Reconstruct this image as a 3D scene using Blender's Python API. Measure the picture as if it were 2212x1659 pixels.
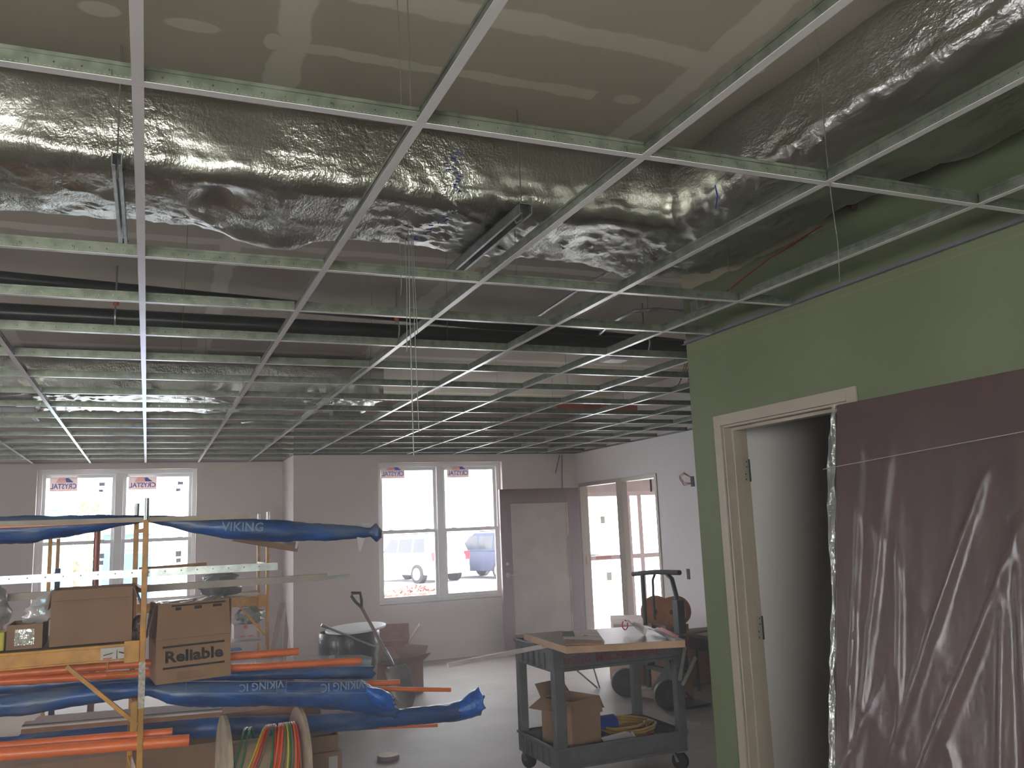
import bpy, bmesh, math, random
from mathutils import Vector, Matrix, noise
for o in list(bpy.data.objects): bpy.data.objects.remove(o)
random.seed(7)
SC = bpy.context.scene
COL = SC.collection

# ------------------------------------------------------------------ camera
# photograph 2212 x 1659, focal length 1873 px, eye 1.6 m above the slab
FPX = 1872.9
PIT, ROL, YAW = 0.161714, -0.0401767, 0.3993634
CAM = Vector((0, 0, 1.6))
cp, sp, cy, sy = math.cos(PIT), math.sin(PIT), math.cos(YAW), math.sin(YAW)
FW = Vector((sy*cp, cy*cp, sp)); R0 = Vector((cy, -sy, 0)); U0 = R0.cross(FW)
RT = R0*math.cos(ROL) + U0*math.sin(ROL); UP = -R0*math.sin(ROL) + U0*math.cos(ROL)
cam = bpy.data.cameras.new('camera'); cam.sensor_width = 36; cam.lens = 36*FPX/2212
cam.clip_start = .05; cam.clip_end = 400
camo = bpy.data.objects.new('camera', cam); COL.objects.link(camo)
M3 = Matrix((RT, UP, -FW)).transposed()
camo.matrix_world = Matrix.Translation(CAM) @ M3.to_4x4()
SC.camera = camo
def ray(x, y): return FW + (x-1106)/FPX*RT - (y-829.5)/FPX*UP
def onx(x, y, X): d = ray(x, y); return CAM + d*(X/d.x)
def ony(x, y, Y): d = ray(x, y); return CAM + d*(Y/d.y)
def onz(x, y, z): d = ray(x, y); return CAM + d*((z-1.6)/d.z)

# ------------------------------------------------------------------ light and exposure
SC.view_settings.view_transform = 'Standard'; SC.view_settings.look = 'None'
SC.view_settings.gamma = 1; SC.view_settings.use_curve_mapping = False
SC.view_settings.exposure = 0.32
SC.cycles.max_bounces = 7; SC.cycles.diffuse_bounces = 5; SC.cycles.glossy_bounces = 3
SC.cycles.transparent_max_bounces = 12; SC.cycles.transmission_bounces = 3
SC.cycles.caustics_reflective = False; SC.cycles.caustics_refractive = False
SC.cycles.sample_clamp_indirect = 4.0
SC.cycles.use_denoising = True
W = bpy.data.worlds.new('sky'); SC.world = W; W.use_nodes = True
bg = W.node_tree.nodes['Background']; bg.inputs[0].default_value = (0.98, 0.94, 1.0, 1); bg.inputs[1].default_value = 13.0
sun = bpy.data.lights.new('sun', 'SUN'); sun.energy = 55; sun.angle = .01; sun.color = (1, .97, .92)
suno = bpy.data.objects.new('sun', sun); COL.objects.link(suno); suno.rotation_euler = Vector((-.6, .12, -.78)).to_track_quat('-Z', 'Y').to_euler()
def area(name, loc, rot, sx, sz, power, col=(1, 1, 1), portal=False):
    l = bpy.data.lights.new(name, 'AREA'); l.shape = 'RECTANGLE'; l.size = sx; l.size_y = sz
    l.energy = power; l.color = col
    if portal: l.cycles.is_portal = True
    o = bpy.data.objects.new(name, l); COL.objects.link(o); o.location = loc; o.rotation_euler = rot
    return o
PI = math.pi
# portals in the daylight openings (they only steer the sky light)
area('portal_window_far', (-.33, 11.72, 1.6), (-PI/2, 0, 0), 1.9, 1.9, 1, portal=True)
area('portal_entrance', (6.7, 10.92, 1.0), (-PI/2, 0, 0), 2.5, 2.0, 1, portal=True)
area('portal_window_near', (3.45, 10.80, 1.57), (-PI/2, 0, 0), 1.8, 1.9, 1, portal=True)
# lamps added for greenish light from behind and fill from the left, windows unseen
area('added_back_light', (-1.2, -3.45, 1.75), (PI/2+.45, 0, 0), 2.6, 1.3, 165, (.97, 1.0, .80))
area('added_left_fill', (-5.9, 5.0, 1.6), (0, -PI/2, 0), 1.5, 3.0, 14, (.95, .97, 1.0))

# ------------------------------------------------------------------ materials
def lin(c):
    return tuple(((v/255)/12.92 if v/255 <= .04045 else ((v/255+.055)/1.055)**2.4) for v in c)
MATS = {}
class NT:
    def __init__(s, m): s.t = m.node_tree; s.n = s.t.nodes; s.l = s.t.links
    def new(s, k, **kw):
        nd = s.n.new(k)
        for a, v in kw.items(): setattr(nd, a, v)
        return nd
    def val(s, sock, v):
        if isinstance(v, bpy.types.NodeSocket): s.l.new(v, sock)
        elif v is not None: sock.default_value = v
    def math(s, op, a, b=None, c=None):
        nd = s.new('ShaderNodeMath', operation=op); s.val(nd.inputs[0], a)
        if b is not None: s.val(nd.inputs[1], b)
        if c is not None: s.val(nd.inputs[2], c)
        return nd.outputs[0]
    def mix(s, f, a, b):
        nd = s.new('ShaderNodeMix', data_type='RGBA'); s.val(nd.inputs[0], f)
        for i, v in ((6, a), (7, b)):
            s.val(nd.inputs[i], v if isinstance(v, bpy.types.NodeSocket) else (*v[:3], 1))
        return nd.outputs[2]
    def noise(s, vec, scale, detail=4, rough=.55):
        nd = s.new('ShaderNodeTexNoise'); nd.inputs['Scale'].default_value = scale
        nd.inputs['Detail'].default_value = detail; nd.inputs['Roughness'].default_value = rough
        s.l.new(vec, nd.inputs['Vector']); return nd.outputs[0]
    def ramp(s, x, a, b): # smooth 0..1 between a and b
        nd = s.new('ShaderNodeMapRange', interpolation_type='SMOOTHSTEP'); s.val(nd.inputs[0], x)
        nd.inputs[1].default_value = a; nd.inputs[2].default_value = b; return nd.outputs[0]
def mat(name, col, rough=.6, metal=0, var=.08, vscale=6, bump=0, bscale=40, spec=.5, alpha=1, trans=0, emit=None, coat=0, stretch=None, col2=None):
    if name in MATS: return MATS[name]
    m = bpy.data.materials.new(name); m.use_nodes = True; MATS[name] = m
    t = NT(m); b = t.n['Principled BSDF']; c = lin(col)
    geo = t.new('ShaderNodeTexCoord').outputs['Object']
    if stretch:
        mp = t.new('ShaderNodeMapping'); mp.inputs['Scale'].default_value = stretch; t.l.new(geo, mp.inputs[0]); geo = mp.outputs[0]
    if var:
        f = t.noise(geo, vscale); 
        d = tuple(v*(1-var*2.2) for v in c); e = tuple(min(1, v*(1+var*1.6)) for v in c)
        o_ = t.mix(t.ramp(f, .3, .7), d, e)
        if col2: o_ = t.mix(t.ramp(t.noise(geo, vscale*.6, 5), .5, .66), o_, lin(col2))
        t.l.new(o_, b.inputs['Base Color'])
    else: b.inputs['Base Color'].default_value = (*c, 1)
    b.inputs['Roughness'].default_value = rough; b.inputs['Metallic'].default_value = metal
    b.inputs['Specular IOR Level'].default_value = spec; b.inputs['Alpha'].default_value = alpha
    b.inputs['Coat Weight'].default_value = coat
    if trans: b.inputs['Transmission Weight'].default_value = trans
    if bump:
        bn = t.new('ShaderNodeBump'); bn.inputs['Strength'].default_value = bump; bn.inputs['Distance'].default_value = .01
        t.l.new(t.noise(geo, bscale, 5), bn.inputs['Height']); t.l.new(bn.outputs[0], b.inputs['Normal'])
    m.diffuse_color = (*c, 1)
    return m

def deck_mat():
    """taped gypsum board: bands of joint compound and screw dabs over grey paper"""
    m = bpy.data.materials.new('taped_gypsum_board'); m.use_nodes = True; t = NT(m); b = t.n['Principled BSDF']
    v = t.new('ShaderNodeTexCoord').outputs['Object']
    s = t.new('ShaderNodeSeparateXYZ'); t.l.new(v, s.inputs[0]); X, Y = s.outputs[0], s.outputs[1]
    wob = t.math('MULTIPLY', t.math('SUBTRACT', t.noise(v, 3.2, 3), .5), .10)
    ed = t.math('MULTIPLY', t.math('SUBTRACT', t.noise(v, 9, 2), .5), .03)
    def band(coord, at, w, gate=None):
        d = t.math('ABSOLUTE', t.math('ADD', t.math('SUBTRACT', coord, at), t.math('ADD', wob, ed)))
        o = t.math('SUBTRACT', 1, t.ramp(d, w*.85, w*1.1))
        return t.math('MULTIPLY', o, gate) if gate is not None else o
    def between(c, a, bb): return t.math('MULTIPLY', t.math('GREATER_THAN', c, a), t.math('LESS_THAN', c, bb))
    masks = [band(X, .388, .055), band(X, 1.773, .06), band(X, 3.0, .05), band(X, -1.0, .05),
             band(Y, 2.30, .055, between(X, .45, 1.78)), band(Y, 2.66, .03, between(X, .42, 1.5)),
             band(Y, 1.08, .05), band(Y, 3.52, .05), band(Y, 4.74, .05), band(Y, 5.96, .05), band(Y, 7.6, .06), band(Y, 9.6, .06)]
    for px, py, rx, ry in ((-.172, 2.643, .06, .04), (.088, 2.644, .085, .035), (.334, 2.657, .03, .05), (1.632, 2.636, .055, .035), (1.95, 2.3, .05, .03), (1.60, 1.9, .05, .03), (-.45, 2.2, .05, .04), (.02, 1.95, .05, .03)):
        dx = t.math('DIVIDE', t.math('SUBTRACT', X, px), rx); dy = t.math('DIVIDE', t.math('SUBTRACT', Y, py), ry)
        d = t.math('ADD', t.math('ADD', t.math('MULTIPLY', dx, dx), t.math('MULTIPLY', dy, dy)), t.math('MULTIPLY', ed, 14))
        masks.append(t.math('SUBTRACT', 1, t.ramp(d, .75, 1.15)))
    a = masks[0]
    for k in masks[1:]: a = t.math('MAXIMUM', a, k)
    paper = t.mix(t.ramp(t.noise(v, 1.1, 3), .3, .7), lin((170, 162, 148)), lin((182, 175, 161)))
    t.l.new(t.mix(a, paper, lin((205, 200, 187))), b.inputs['Base Color'])
    b.inputs['Roughness'].default_value = .9; b.inputs['Specular IOR Level'].default_value = .2
    return m
def green_wall_mat():
    """green paint up to the grid line, thinner coat and bare joint compound above it"""
    m = bpy.data.materials.new('green_wall_paint'); m.use_nodes = True; t = NT(m); b = t.n['Principled BSDF']
    v = t.new('ShaderNodeTexCoord').outputs['Object']
    s = t.new('ShaderNodeSeparateXYZ'); t.l.new(v, s.inputs[0]); Y, Z = s.outputs[1], s.outputs[2]
    g = t.mix(t.ramp(t.noise(v, 2.2, 3), .3, .7), lin((95, 104, 78)), lin((101, 111, 84)))
    zz = t.math('ADD', Z, t.math('MULTIPLY', t.math('SUBTRACT', t.noise(v, 5, 3), .5), .05))
    g2 = t.mix(t.math('MULTIPLY', t.ramp(zz, 2.825, 2.835), t.ramp(t.math('ADD', Y, t.math('MULTIPLY', t.noise(v, 3, 3), .3)), 2.85, 3.1)), g, lin((176, 168, 146)))
    ln = t.math('MULTIPLY', t.math('SUBTRACT', 1, t.ramp(t.math('ABSOLUTE', t.math('SUBTRACT', Z, 2.505)), .001, .004)), .35)
    t.l.new(t.mix(ln, g2, lin((150, 120, 84))), b.inputs['Base Color'])
    b.inputs['Roughness'].default_value = .55; b.inputs['Specular IOR Level'].default_value = .35
    bn = t.new('ShaderNodeBump'); bn.inputs['Strength'].default_value = .08; bn.inputs['Distance'].default_value = .004
    t.l.new(t.noise(v, 60, 3), bn.inputs['Height']); t.l.new(bn.outputs[0], b.inputs['Normal'])
    return m
def floor_mat():
    m = bpy.data.materials.new('dusty_concrete'); m.use_nodes = True; t = NT(m); b = t.n['Principled BSDF']
    v = t.new('ShaderNodeTexCoord').outputs['Object']
    a = t.mix(t.ramp(t.noise(v, .9, 5), .3, .7), lin((122, 116, 109)), lin((152, 146, 139)))
    a = t.mix(t.math('MULTIPLY', t.ramp(t.noise(v, 7, 6, .7), .55, .8), .5), a, lin((98, 92, 86)))
    vo = t.new('ShaderNodeTexVoronoi', feature='DISTANCE_TO_EDGE'); vo.inputs['Scale'].default_value = .45
    dv = t.new('ShaderNodeVectorMath', operation='ADD'); nz = t.new('ShaderNodeTexNoise'); nz.inputs['Scale'].default_value = 1.5
    t.l.new(v, nz.inputs['Vector']); t.l.new(v, dv.inputs[0]); t.l.new(nz.outputs[1], dv.inputs[1]); t.l.new(dv.outputs[0], vo.inputs['Vector'])
    cr = t.math('MULTIPLY', t.math('SUBTRACT', 1, t.ramp(vo.outputs[0], .001, .006)), .35)
    t.l.new(t.mix(cr, a, lin((90, 85, 80))), b.inputs['Base Color'])
    b.inputs['Roughness'].default_value = .62; b.inputs['Specular IOR Level'].default_value = .4
    return m
def foil_mat(name='crinkled_foil', tint=(188, 188, 184), sc=1.0, rough=.29):
    m = bpy.data.materials.new(name); m.use_nodes = True; t = NT(m); b = t.n['Principled BSDF']
    v = t.new('ShaderNodeTexCoord').outputs['Object']
    b.inputs['Base Color'].default_value = (*lin(tint), 1); b.inputs['Metallic'].default_value = 1
    b.inputs['Roughness'].default_value = rough
    def ridge(scale, st):
        mp = t.new('ShaderNodeMapping'); mp.inputs['Scale'].default_value = st; t.l.new(v, mp.inputs[0])
        n = t.noise(mp.outputs[0], scale, 4, .6); return t.math('ABSOLUTE', t.math('SUBTRACT', n, .5))
    patch = t.ramp(t.noise(v, 1.6, 2), .40, .62)
    h = t.math('ADD', t.math('MULTIPLY', t.math('MULTIPLY', ridge(9*sc, (1, .6, 1.2)), 1.7), t.math('ADD', .42, patch)), t.math('MULTIPLY', ridge(34*sc, (1.5, .7, .8)), t.math('ADD', .35, t.math('MULTIPLY', patch, .6))))
    h = t.math('ADD', h, t.math('MULTIPLY', ridge(80*sc, (1.6, .5, .8)), .12))
    mp = t.new('ShaderNodeMapping'); mp.inputs['Rotation'].default_value = (.2, .1, .78); t.l.new(v, mp.inputs[0])
    sx = t.new('ShaderNodeSeparateXYZ'); t.l.new(mp.outputs[0], sx.inputs[0])
    g1 = t.math('SINE', t.math('MULTIPLY', sx.outputs[0], 420)); g2 = t.math('SINE', t.math('MULTIPLY', sx.outputs[1], 420))
    h = t.math('ADD', h, t.math('MULTIPLY', t.math('ADD', g1, g2), .006))
    bn = t.new('ShaderNodeBump'); bn.inputs['Strength'].default_value = .6; bn.inputs['Distance'].default_value = .012
    t.l.new(h, bn.inputs['Height']); t.l.new(bn.outputs[0], b.inputs['Normal'])
    return m
def tee_mat():
    """galvanised web with the punched holes of a ceiling tee (real see-through holes)"""
    m = bpy.data.materials.new('punched_galvanised_steel'); m.use_nodes = True; t = NT(m); b = t.n['Principled BSDF']
    v = t.new('ShaderNodeTexCoord').outputs['Object']
    s = t.new('ShaderNodeSeparateXYZ'); t.l.new(v, s.inputs[0])
    sp_ = t.noise(v, 22, 2)
    t.l.new(t.mix(t.ramp(sp_, .3, .7), lin((104, 112, 102)), lin((134, 141, 130))), b.inputs['Base Color'])
    b.inputs['Metallic'].default_value = .6; b.inputs['Roughness'].default_value = .34
    u = t.math('ADD', s.outputs[0], s.outputs[1])          # runs along the bar whichever way it lies
    def holes(pitch, half, zc, hz, off=0):
        f = t.math('ABSOLUTE', t.math('SUBTRACT', t.math('FRACT', t.math('ADD', t.math('DIVIDE', u, pitch), off+50)), .5))
        return t.math('MULTIPLY', t.math('LESS_THAN', f, half/pitch), t.math('LESS_THAN', t.math('ABSOLUTE', t.math('SUBTRACT', s.outputs[2], zc)), hz))
    Z0 = 0.0
    h = t.math('MAXIMUM', holes(.0508, .0022, Z0+.021, .0022), holes(.1524, .0012, Z0+.017, .006, .3))
    st = t.math('MULTIPLY', holes(.0100, .0022, Z0+.011, .0011), 1.0)
    t.l.new(t.math('SUBTRACT', 1, h), b.inputs['Alpha'])
    b.inputs['Emission Strength'].default_value = 0
    mixc = b.inputs['Base Color'].links[0].from_socket
    t.l.new(t.mix(st, mixc, lin((150, 156, 146))), b.inputs['Base Color'])
    return m
def glass_mat():
    m = bpy.data.materials.new('window_glass'); m.use_nodes = True; t = NT(m)
    for n in list(t.n):
        if n.type != 'OUTPUT_MATERIAL': t.n.remove(n)
    tr = t.new('ShaderNodeBsdfTransparent'); tr.inputs[0].default_value = (.93, .97, .96, 1)
    gl = t.new('ShaderNodeBsdfGlossy'); gl.inputs['Roughness'].default_value = .02
    mx = t.new('ShaderNodeMixShader'); mx.inputs[0].default_value = .06
    t.l.new(tr.outputs[0], mx.inputs[1]); t.l.new(gl.outputs[0], mx.inputs[2])
    t.l.new(mx.outputs[0], [n for n in t.n if n.type == 'OUTPUT_MATERIAL'][0].inputs[0])
    return m
def film_mat(name, col=(.9, .9, .92), opac=.12, gloss=.25, rough=.12, scale=3.0, bump=.5, st=(1, 1, .25)):
    """thin plastic film: mostly clear, wrinkled highlights, a little milky"""
    m = bpy.data.materials.new(name); m.use_nodes = True; t = NT(m)
    for n in list(t.n):
        if n.type != 'OUTPUT_MATERIAL': t.n.remove(n)
    v = t.new('ShaderNodeTexCoord').outputs['Object']
    mp = t.new('ShaderNodeMapping'); mp.inputs['Scale'].default_value = st; t.l.new(v, mp.inputs[0])
    r = t.math('ABSOLUTE', t.math('SUBTRACT', t.noise(mp.outputs[0], scale, 5, .6), .5))
    bn = t.new('ShaderNodeBump'); bn.inputs['Strength'].default_value = bump; bn.inputs['Distance'].default_value = .03
    t.l.new(r, bn.inputs['Height'])
    tr = t.new('ShaderNodeBsdfTransparent'); di = t.new('ShaderNodeBsdfDiffuse'); di.inputs[0].default_value = (*col, 1)
    gl = t.new('ShaderNodeBsdfGlossy'); gl.inputs['Roughness'].default_value = rough
    t.l.new(bn.outputs[0], gl.inputs['Normal']); t.l.new(bn.outputs[0], di.inputs['Normal'])
    m1 = t.new('ShaderNodeMixShader'); m1.inputs[0].default_value = opac; t.l.new(tr.outputs[0], m1.inputs[1]); t.l.new(di.outputs[0], m1.inputs[2])
    m2 = t.new('ShaderNodeMixShader'); m2.inputs[0].default_value = gloss
    t.l.new(m1.outputs[0], m2.inputs[1]); t.l.new(gl.outputs[0], m2.inputs[2])
    t.l.new(m2.outputs[0], [n for n in t.n if n.type == 'OUTPUT_MATERIAL'][0].inputs[0])
    return m
def paper_mat(name, col, tl=.35):
    """thin printed paper on the glass: daylight shines through it"""
    m = bpy.data.materials.new(name); m.use_nodes = True; t = NT(m)
    for n in list(t.n):
        if n.type != 'OUTPUT_MATERIAL': t.n.remove(n)
    di = t.new('ShaderNodeBsdfDiffuse'); di.inputs[0].default_value = (*lin(col), 1)
    tr = t.new('ShaderNodeBsdfTranslucent'); tr.inputs[0].default_value = (*[v*tl for v in lin(col)], 1)
    ad = t.new('ShaderNodeAddShader'); t.l.new(di.outputs[0], ad.inputs[0]); t.l.new(tr.outputs[0], ad.inputs[1])
    t.l.new(ad.outputs[0], [n for n in t.n if n.type == 'OUTPUT_MATERIAL'][0].inputs[0])
    return m

DECK = deck_mat(); GREEN = green_wall_mat(); FLOOR = floor_mat(); FOIL = foil_mat(); TEE = tee_mat(); GLASS = glass_mat()
WALLP = mat('primed_wall', (196, 186, 182), .85, var=.03, vscale=1.2, spec=.2)
WHITEW = mat('white_wall_paint', (214, 210, 212), .8, var=.02, vscale=1, spec=.2)
WHITE = mat('white_enamel', (232, 230, 236), .24, var=.02, spec=.7)
VINYL = mat('white_vinyl', (222, 222, 224), .4, var=0)
TRIMB = mat('beige_frame_paint', (160, 150, 138), .4, var=.02)
WOODM = mat('maroon_stained_wood', (84, 46, 44), .4, var=.16, vscale=5, stretch=(6, 6, .8))
GALV = mat('galvanised_metal', (170, 176, 176), .34, .8, var=.12, vscale=18)
WIRE = mat('hanger_wire_steel', (120, 122, 120), .5, .6, var=0)
BLACKP = mat('black_steel_pipe', (30, 32, 33), .32, .3, var=.1)
YEL = mat('yellow_scaffold_paint', (190, 134, 38), .45, var=.14, vscale=9)
CARD = mat('kraft_cardboard', (144, 117, 97), .85, var=.05, vscale=4, spec=.2)
CARDIN = mat('cardboard_inside', (140, 106, 80), .9, var=.05, spec=.1)
BLUE = mat('blue_poly_film', (32, 82, 150), .34, var=.2, vscale=7, bump=.5, bscale=16, stretch=(.6, 2, 2), col2=(92, 112, 146))
BLUEB = mat('bright_blue_poly_film', (12, 100, 200), .3, var=.15, vscale=20, bump=.6, bscale=30)
ORANGE = mat('orange_plastic_pipe', (238, 122, 66), .38, var=.05, vscale=8)
CREAM = mat('pale_print_ink', (118, 142, 176), .5, var=0)
DGREY = mat('grey_structural_foam', (84, 86, 92), .55, var=.10, vscale=12, bump=.15, bscale=120)
BLACK = mat('black_rubber', (26, 26, 27), .7, var=.05)
GREENM = mat('dark_green_enamel', (22, 42, 38), .4, var=.05)
PLY = mat('reel_flange_board', (176, 160, 140), .8, var=.12, vscale=8)
BROWNF = mat('brown_fibreboard', (138, 98, 76), .7, var=.1, vscale=8)
TOPW = mat('worn_board_top', (146, 130, 122), .36, var=.12, vscale=3, stretch=(.6, 5, 1))
EDGEW = mat('tan_board_edge', (172, 140, 116), .6, var=.1)
STEEL = mat('brushed_steel', (190, 192, 194), .28, 1, var=.05)
INK = mat('dark_print_ink', (38, 36, 40), .7, var=0)
REDINK = mat('red_stencil_paint', (112, 36, 44), .6, var=.1, vscale=40)
RED = mat('red_plastic', (190, 24, 34), .4, var=0)
CLEAR = film_mat('clear_plastic_film')
PAPW = paper_mat('sticker_paper', (228, 216, 214), .22)
PAPB = paper_mat('sticker_blue_print', (90, 108, 190), .20)
PAPR = paper_mat('sticker_red_print', (224, 110, 100), .20)
PAPN = paper_mat('plain_label_paper', (210, 212, 206), .15)

# ------------------------------------------------------------------ mesh helpers
ORG = {}
class MB:
    def __init__(s): s.v = []; s.f = []; s.sm = False
    def add(s, vs, fs):
        k = len(s.v); s.v += [Vector(p) for p in vs]; s.f += [tuple(i+k for i in f) for f in fs]; return s
    def box(s, lo, hi):
        x0, y0, z0 = lo; x1, y1, z1 = hi
        return s.add([(x0, y0, z0), (x1, y0, z0), (x1, y1, z0), (x0, y1, z0), (x0, y0, z1), (x1, y0, z1), (x1, y1, z1), (x0, y1, z1)],
                     [(0, 3, 2, 1), (4, 5, 6, 7), (0, 1, 5, 4), (1, 2, 6, 5), (2, 3, 7, 6), (3, 0, 4, 7)])
    def obox(s, c, ux, uy, uz, hx, hy, hz):
        c = Vector(c); ux = Vector(ux).normalized()*hx; uy = Vector(uy).normalized()*hy; uz = Vector(uz).normalized()*hz
        vs = [c+ux*a+uy*b+uz*d for d in (-1, 1) for a, b in ((-1, -1), (1, -1), (1, 1), (-1, 1))]
        return s.add(vs, [(0, 3, 2, 1), (4, 5, 6, 7), (0, 1, 5, 4), (1, 2, 6, 5), (2, 3, 7, 6), (3, 0, 4, 7)])
    def beam(s, a, b, w, h, up=(0, 0, 1)):
        a = Vector(a); b = Vector(b); d = (b-a); L = d.length; d.normalize(); u = Vector(up)
        if abs(d.dot(u)) > .98: u = Vector((0, 1, 0))
        r = d.cross(u).normalized(); u = r.cross(d)
        return s.obox((a+b)/2, d, r, u, L/2, w/2, h/2)
    def tube(s, pts, r, n=10, cap=True, ry=None):
        pts = [Vector(p) for p in pts]; rs = r if isinstance(r, (list, tuple)) else [r]*len(pts)
        k0 = len(s.v); prev = None
        for i, p in enumerate(pts):
            d = (pts[min(i+1, len(pts)-1)]-pts[max(i-1, 0)]).normalized()
            u = Vector((0, 0, 1)) if abs(d.z) < .95 else Vector((0, 1, 0))
            if prev is not None and abs(d.dot(prev)) < .95: u = prev
            r_ = d.cross(u).normalized(); u = r_.cross(d); prev = u
            for j in range(n):
                a = 2*PI*j/n; s.v.append(p + r_*math.cos(a)*rs[i] + u*math.sin(a)*rs[i])
        for i in range(len(pts)-1):
            for j in range(n):
                a = k0+i*n+j; b = k0+i*n+(j+1) % n; s.f.append((a, b, b+n, a+n))
        if cap:
            s.f.append(tuple(k0+j for j in reversed(range(n)))); s.f.append(tuple(k0+(len(pts)-1)*n+j for j in range(n)))
        s.sm = True; return s
    def prism(s, poly, axis, a, b):
        """poly: list of 2-D points in the two other axes, extruded from a to b along axis"""
        n = len(poly); vs = []
        for t_ in (a, b):
            for p, q in poly: vs.append({'x': (t_, p, q), 'y': (p, t_, q), 'z': (p, q, t_)}[axis])
        return s.add(vs, [tuple(range(n))[::-1], tuple(range(n, 2*n))] + [(i, (i+1) % n, (i+1) % n+n, i+n) for i in range(n)])
    def disc(s, c, ax, r, t, n=32, r_in=0):
        c = Vector(c); ax = Vector(ax).normalized(); u = ax.orthogonal().normalized(); w = ax.cross(u)
        vs = []
        for h in (-t/2, t/2):
            for j in range(n):
                a = 2*PI*j/n; vs.append(c+ax*h+(u*math.cos(a)+w*math.sin(a))*r)
        fs = [tuple(range(n))[::-1], tuple(range(n, 2*n))]+[(i, (i+1) % n, (i+1) % n+n, i+n) for i in range(n)]
        return s.add(vs, fs)
    def quad(s, a, b, c, d): return s.add([a, b, c, d], [(0, 1, 2, 3)])
    def build(s, name, m, parent=None, bevel=0, smooth=None):
        o0 = ORG.get(parent.name, Vector()) if parent else None
        me = bpy.data.meshes.new(name)
        if parent is None:
            lo = Vector((min(v.x for v in s.v), min(v.y for v in s.v), min(v.z for v in s.v)))
            hi = Vector((max(v.x for v in s.v), max(v.y for v in s.v), max(v.z for v in s.v)))
            o0 = Vector(((lo.x+hi.x)/2, (lo.y+hi.y)/2, lo.z)) if not s.keep else Vector()
        me.from_pydata([tuple(v-o0) for v in s.v], [], s.f); me.update()
        bm = bmesh.new(); bm.from_mesh(me); bmesh.ops.recalc_face_normals(bm, faces=bm.faces[:])
        if bevel:
            bmesh.ops.bevel(bm, geom=[e for e in bm.edges if len(e.link_faces) == 2 and e.calc_face_angle(0) > .6], offset=bevel, segments=2, affect='EDGES', profile=.5)
        bm.to_mesh(me); bm.free()
        if (s.sm if smooth is None else smooth):
            for p in me.polygons: p.use_smooth = True
            try: me.set_sharp_from_angle(angle=.9)
            except Exception: pass
        me.materials.append(m)
        o = bpy.data.objects.new(name, me); COL.objects.link(o)
        if parent: o.parent = parent; ORG[o.name] = o0
        else: o.location = o0; ORG[o.name] = o0
        return o
    keep = False
def WB():
    b = MB(); b.keep = True; return b      # keeps world coordinates (origin at 0): walls with position-based patterns
def tag(o, label=None, cat=None, group=None, kind=None):
    if label: o['label'] = label
    if cat: o['category'] = cat
    if group: o['group'] = group
    if kind: o['kind'] = kind
    return o
def thing(name, label, cat, loc=(0, 0, 0), group=None, kind=None):
    o = bpy.data.objects.new(name, None); COL.objects.link(o); o.location = loc; o.empty_display_size = .1
    ORG[o.name] = Vector(loc); return tag(o, label, cat, group, kind)
def struct(o): o['kind'] = 'structure'; return o
def text(body, size, origin, ux, uy, m, name, parent, mirror=False, extr=.0006, width=None, bold=0):
    cu = bpy.data.curves.new('t', 'FONT'); cu.body = body; cu.size = size; cu.extrude = extr; cu.align_x = 'CENTER'; cu.align_y = 'CENTER'
    cu.resolution_u = 2; cu.offset = bold
    to = bpy.data.objects.new('t', cu); COL.objects.link(to)
    bpy.context.view_layer.update()
    me = bpy.data.meshes.new_from_object(to.evaluated_get(bpy.context.evaluated_depsgraph_get()))
    bpy.data.objects.remove(to)
    ux = Vector(ux).normalized(); uy = Vector(uy).normalized(); uz = ux.cross(uy)
    xs = [v.co.x for v in me.vertices]; k = (width/(max(xs)-min(xs))) if width else 1
    o0 = ORG[parent.name]; org = Vector(origin)
    for v in me.vertices:
        x = v.co.x*k*(-1 if mirror else 1)
        v.co = org-o0+ux*x+uy*v.co.y+uz*v.co.z
    me.materials.clear(); me.materials.append(m)
    o = bpy.data.objects.new(name, me); COL.objects.link(o); o.parent = parent; ORG[o.name] = o0; return o
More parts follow.
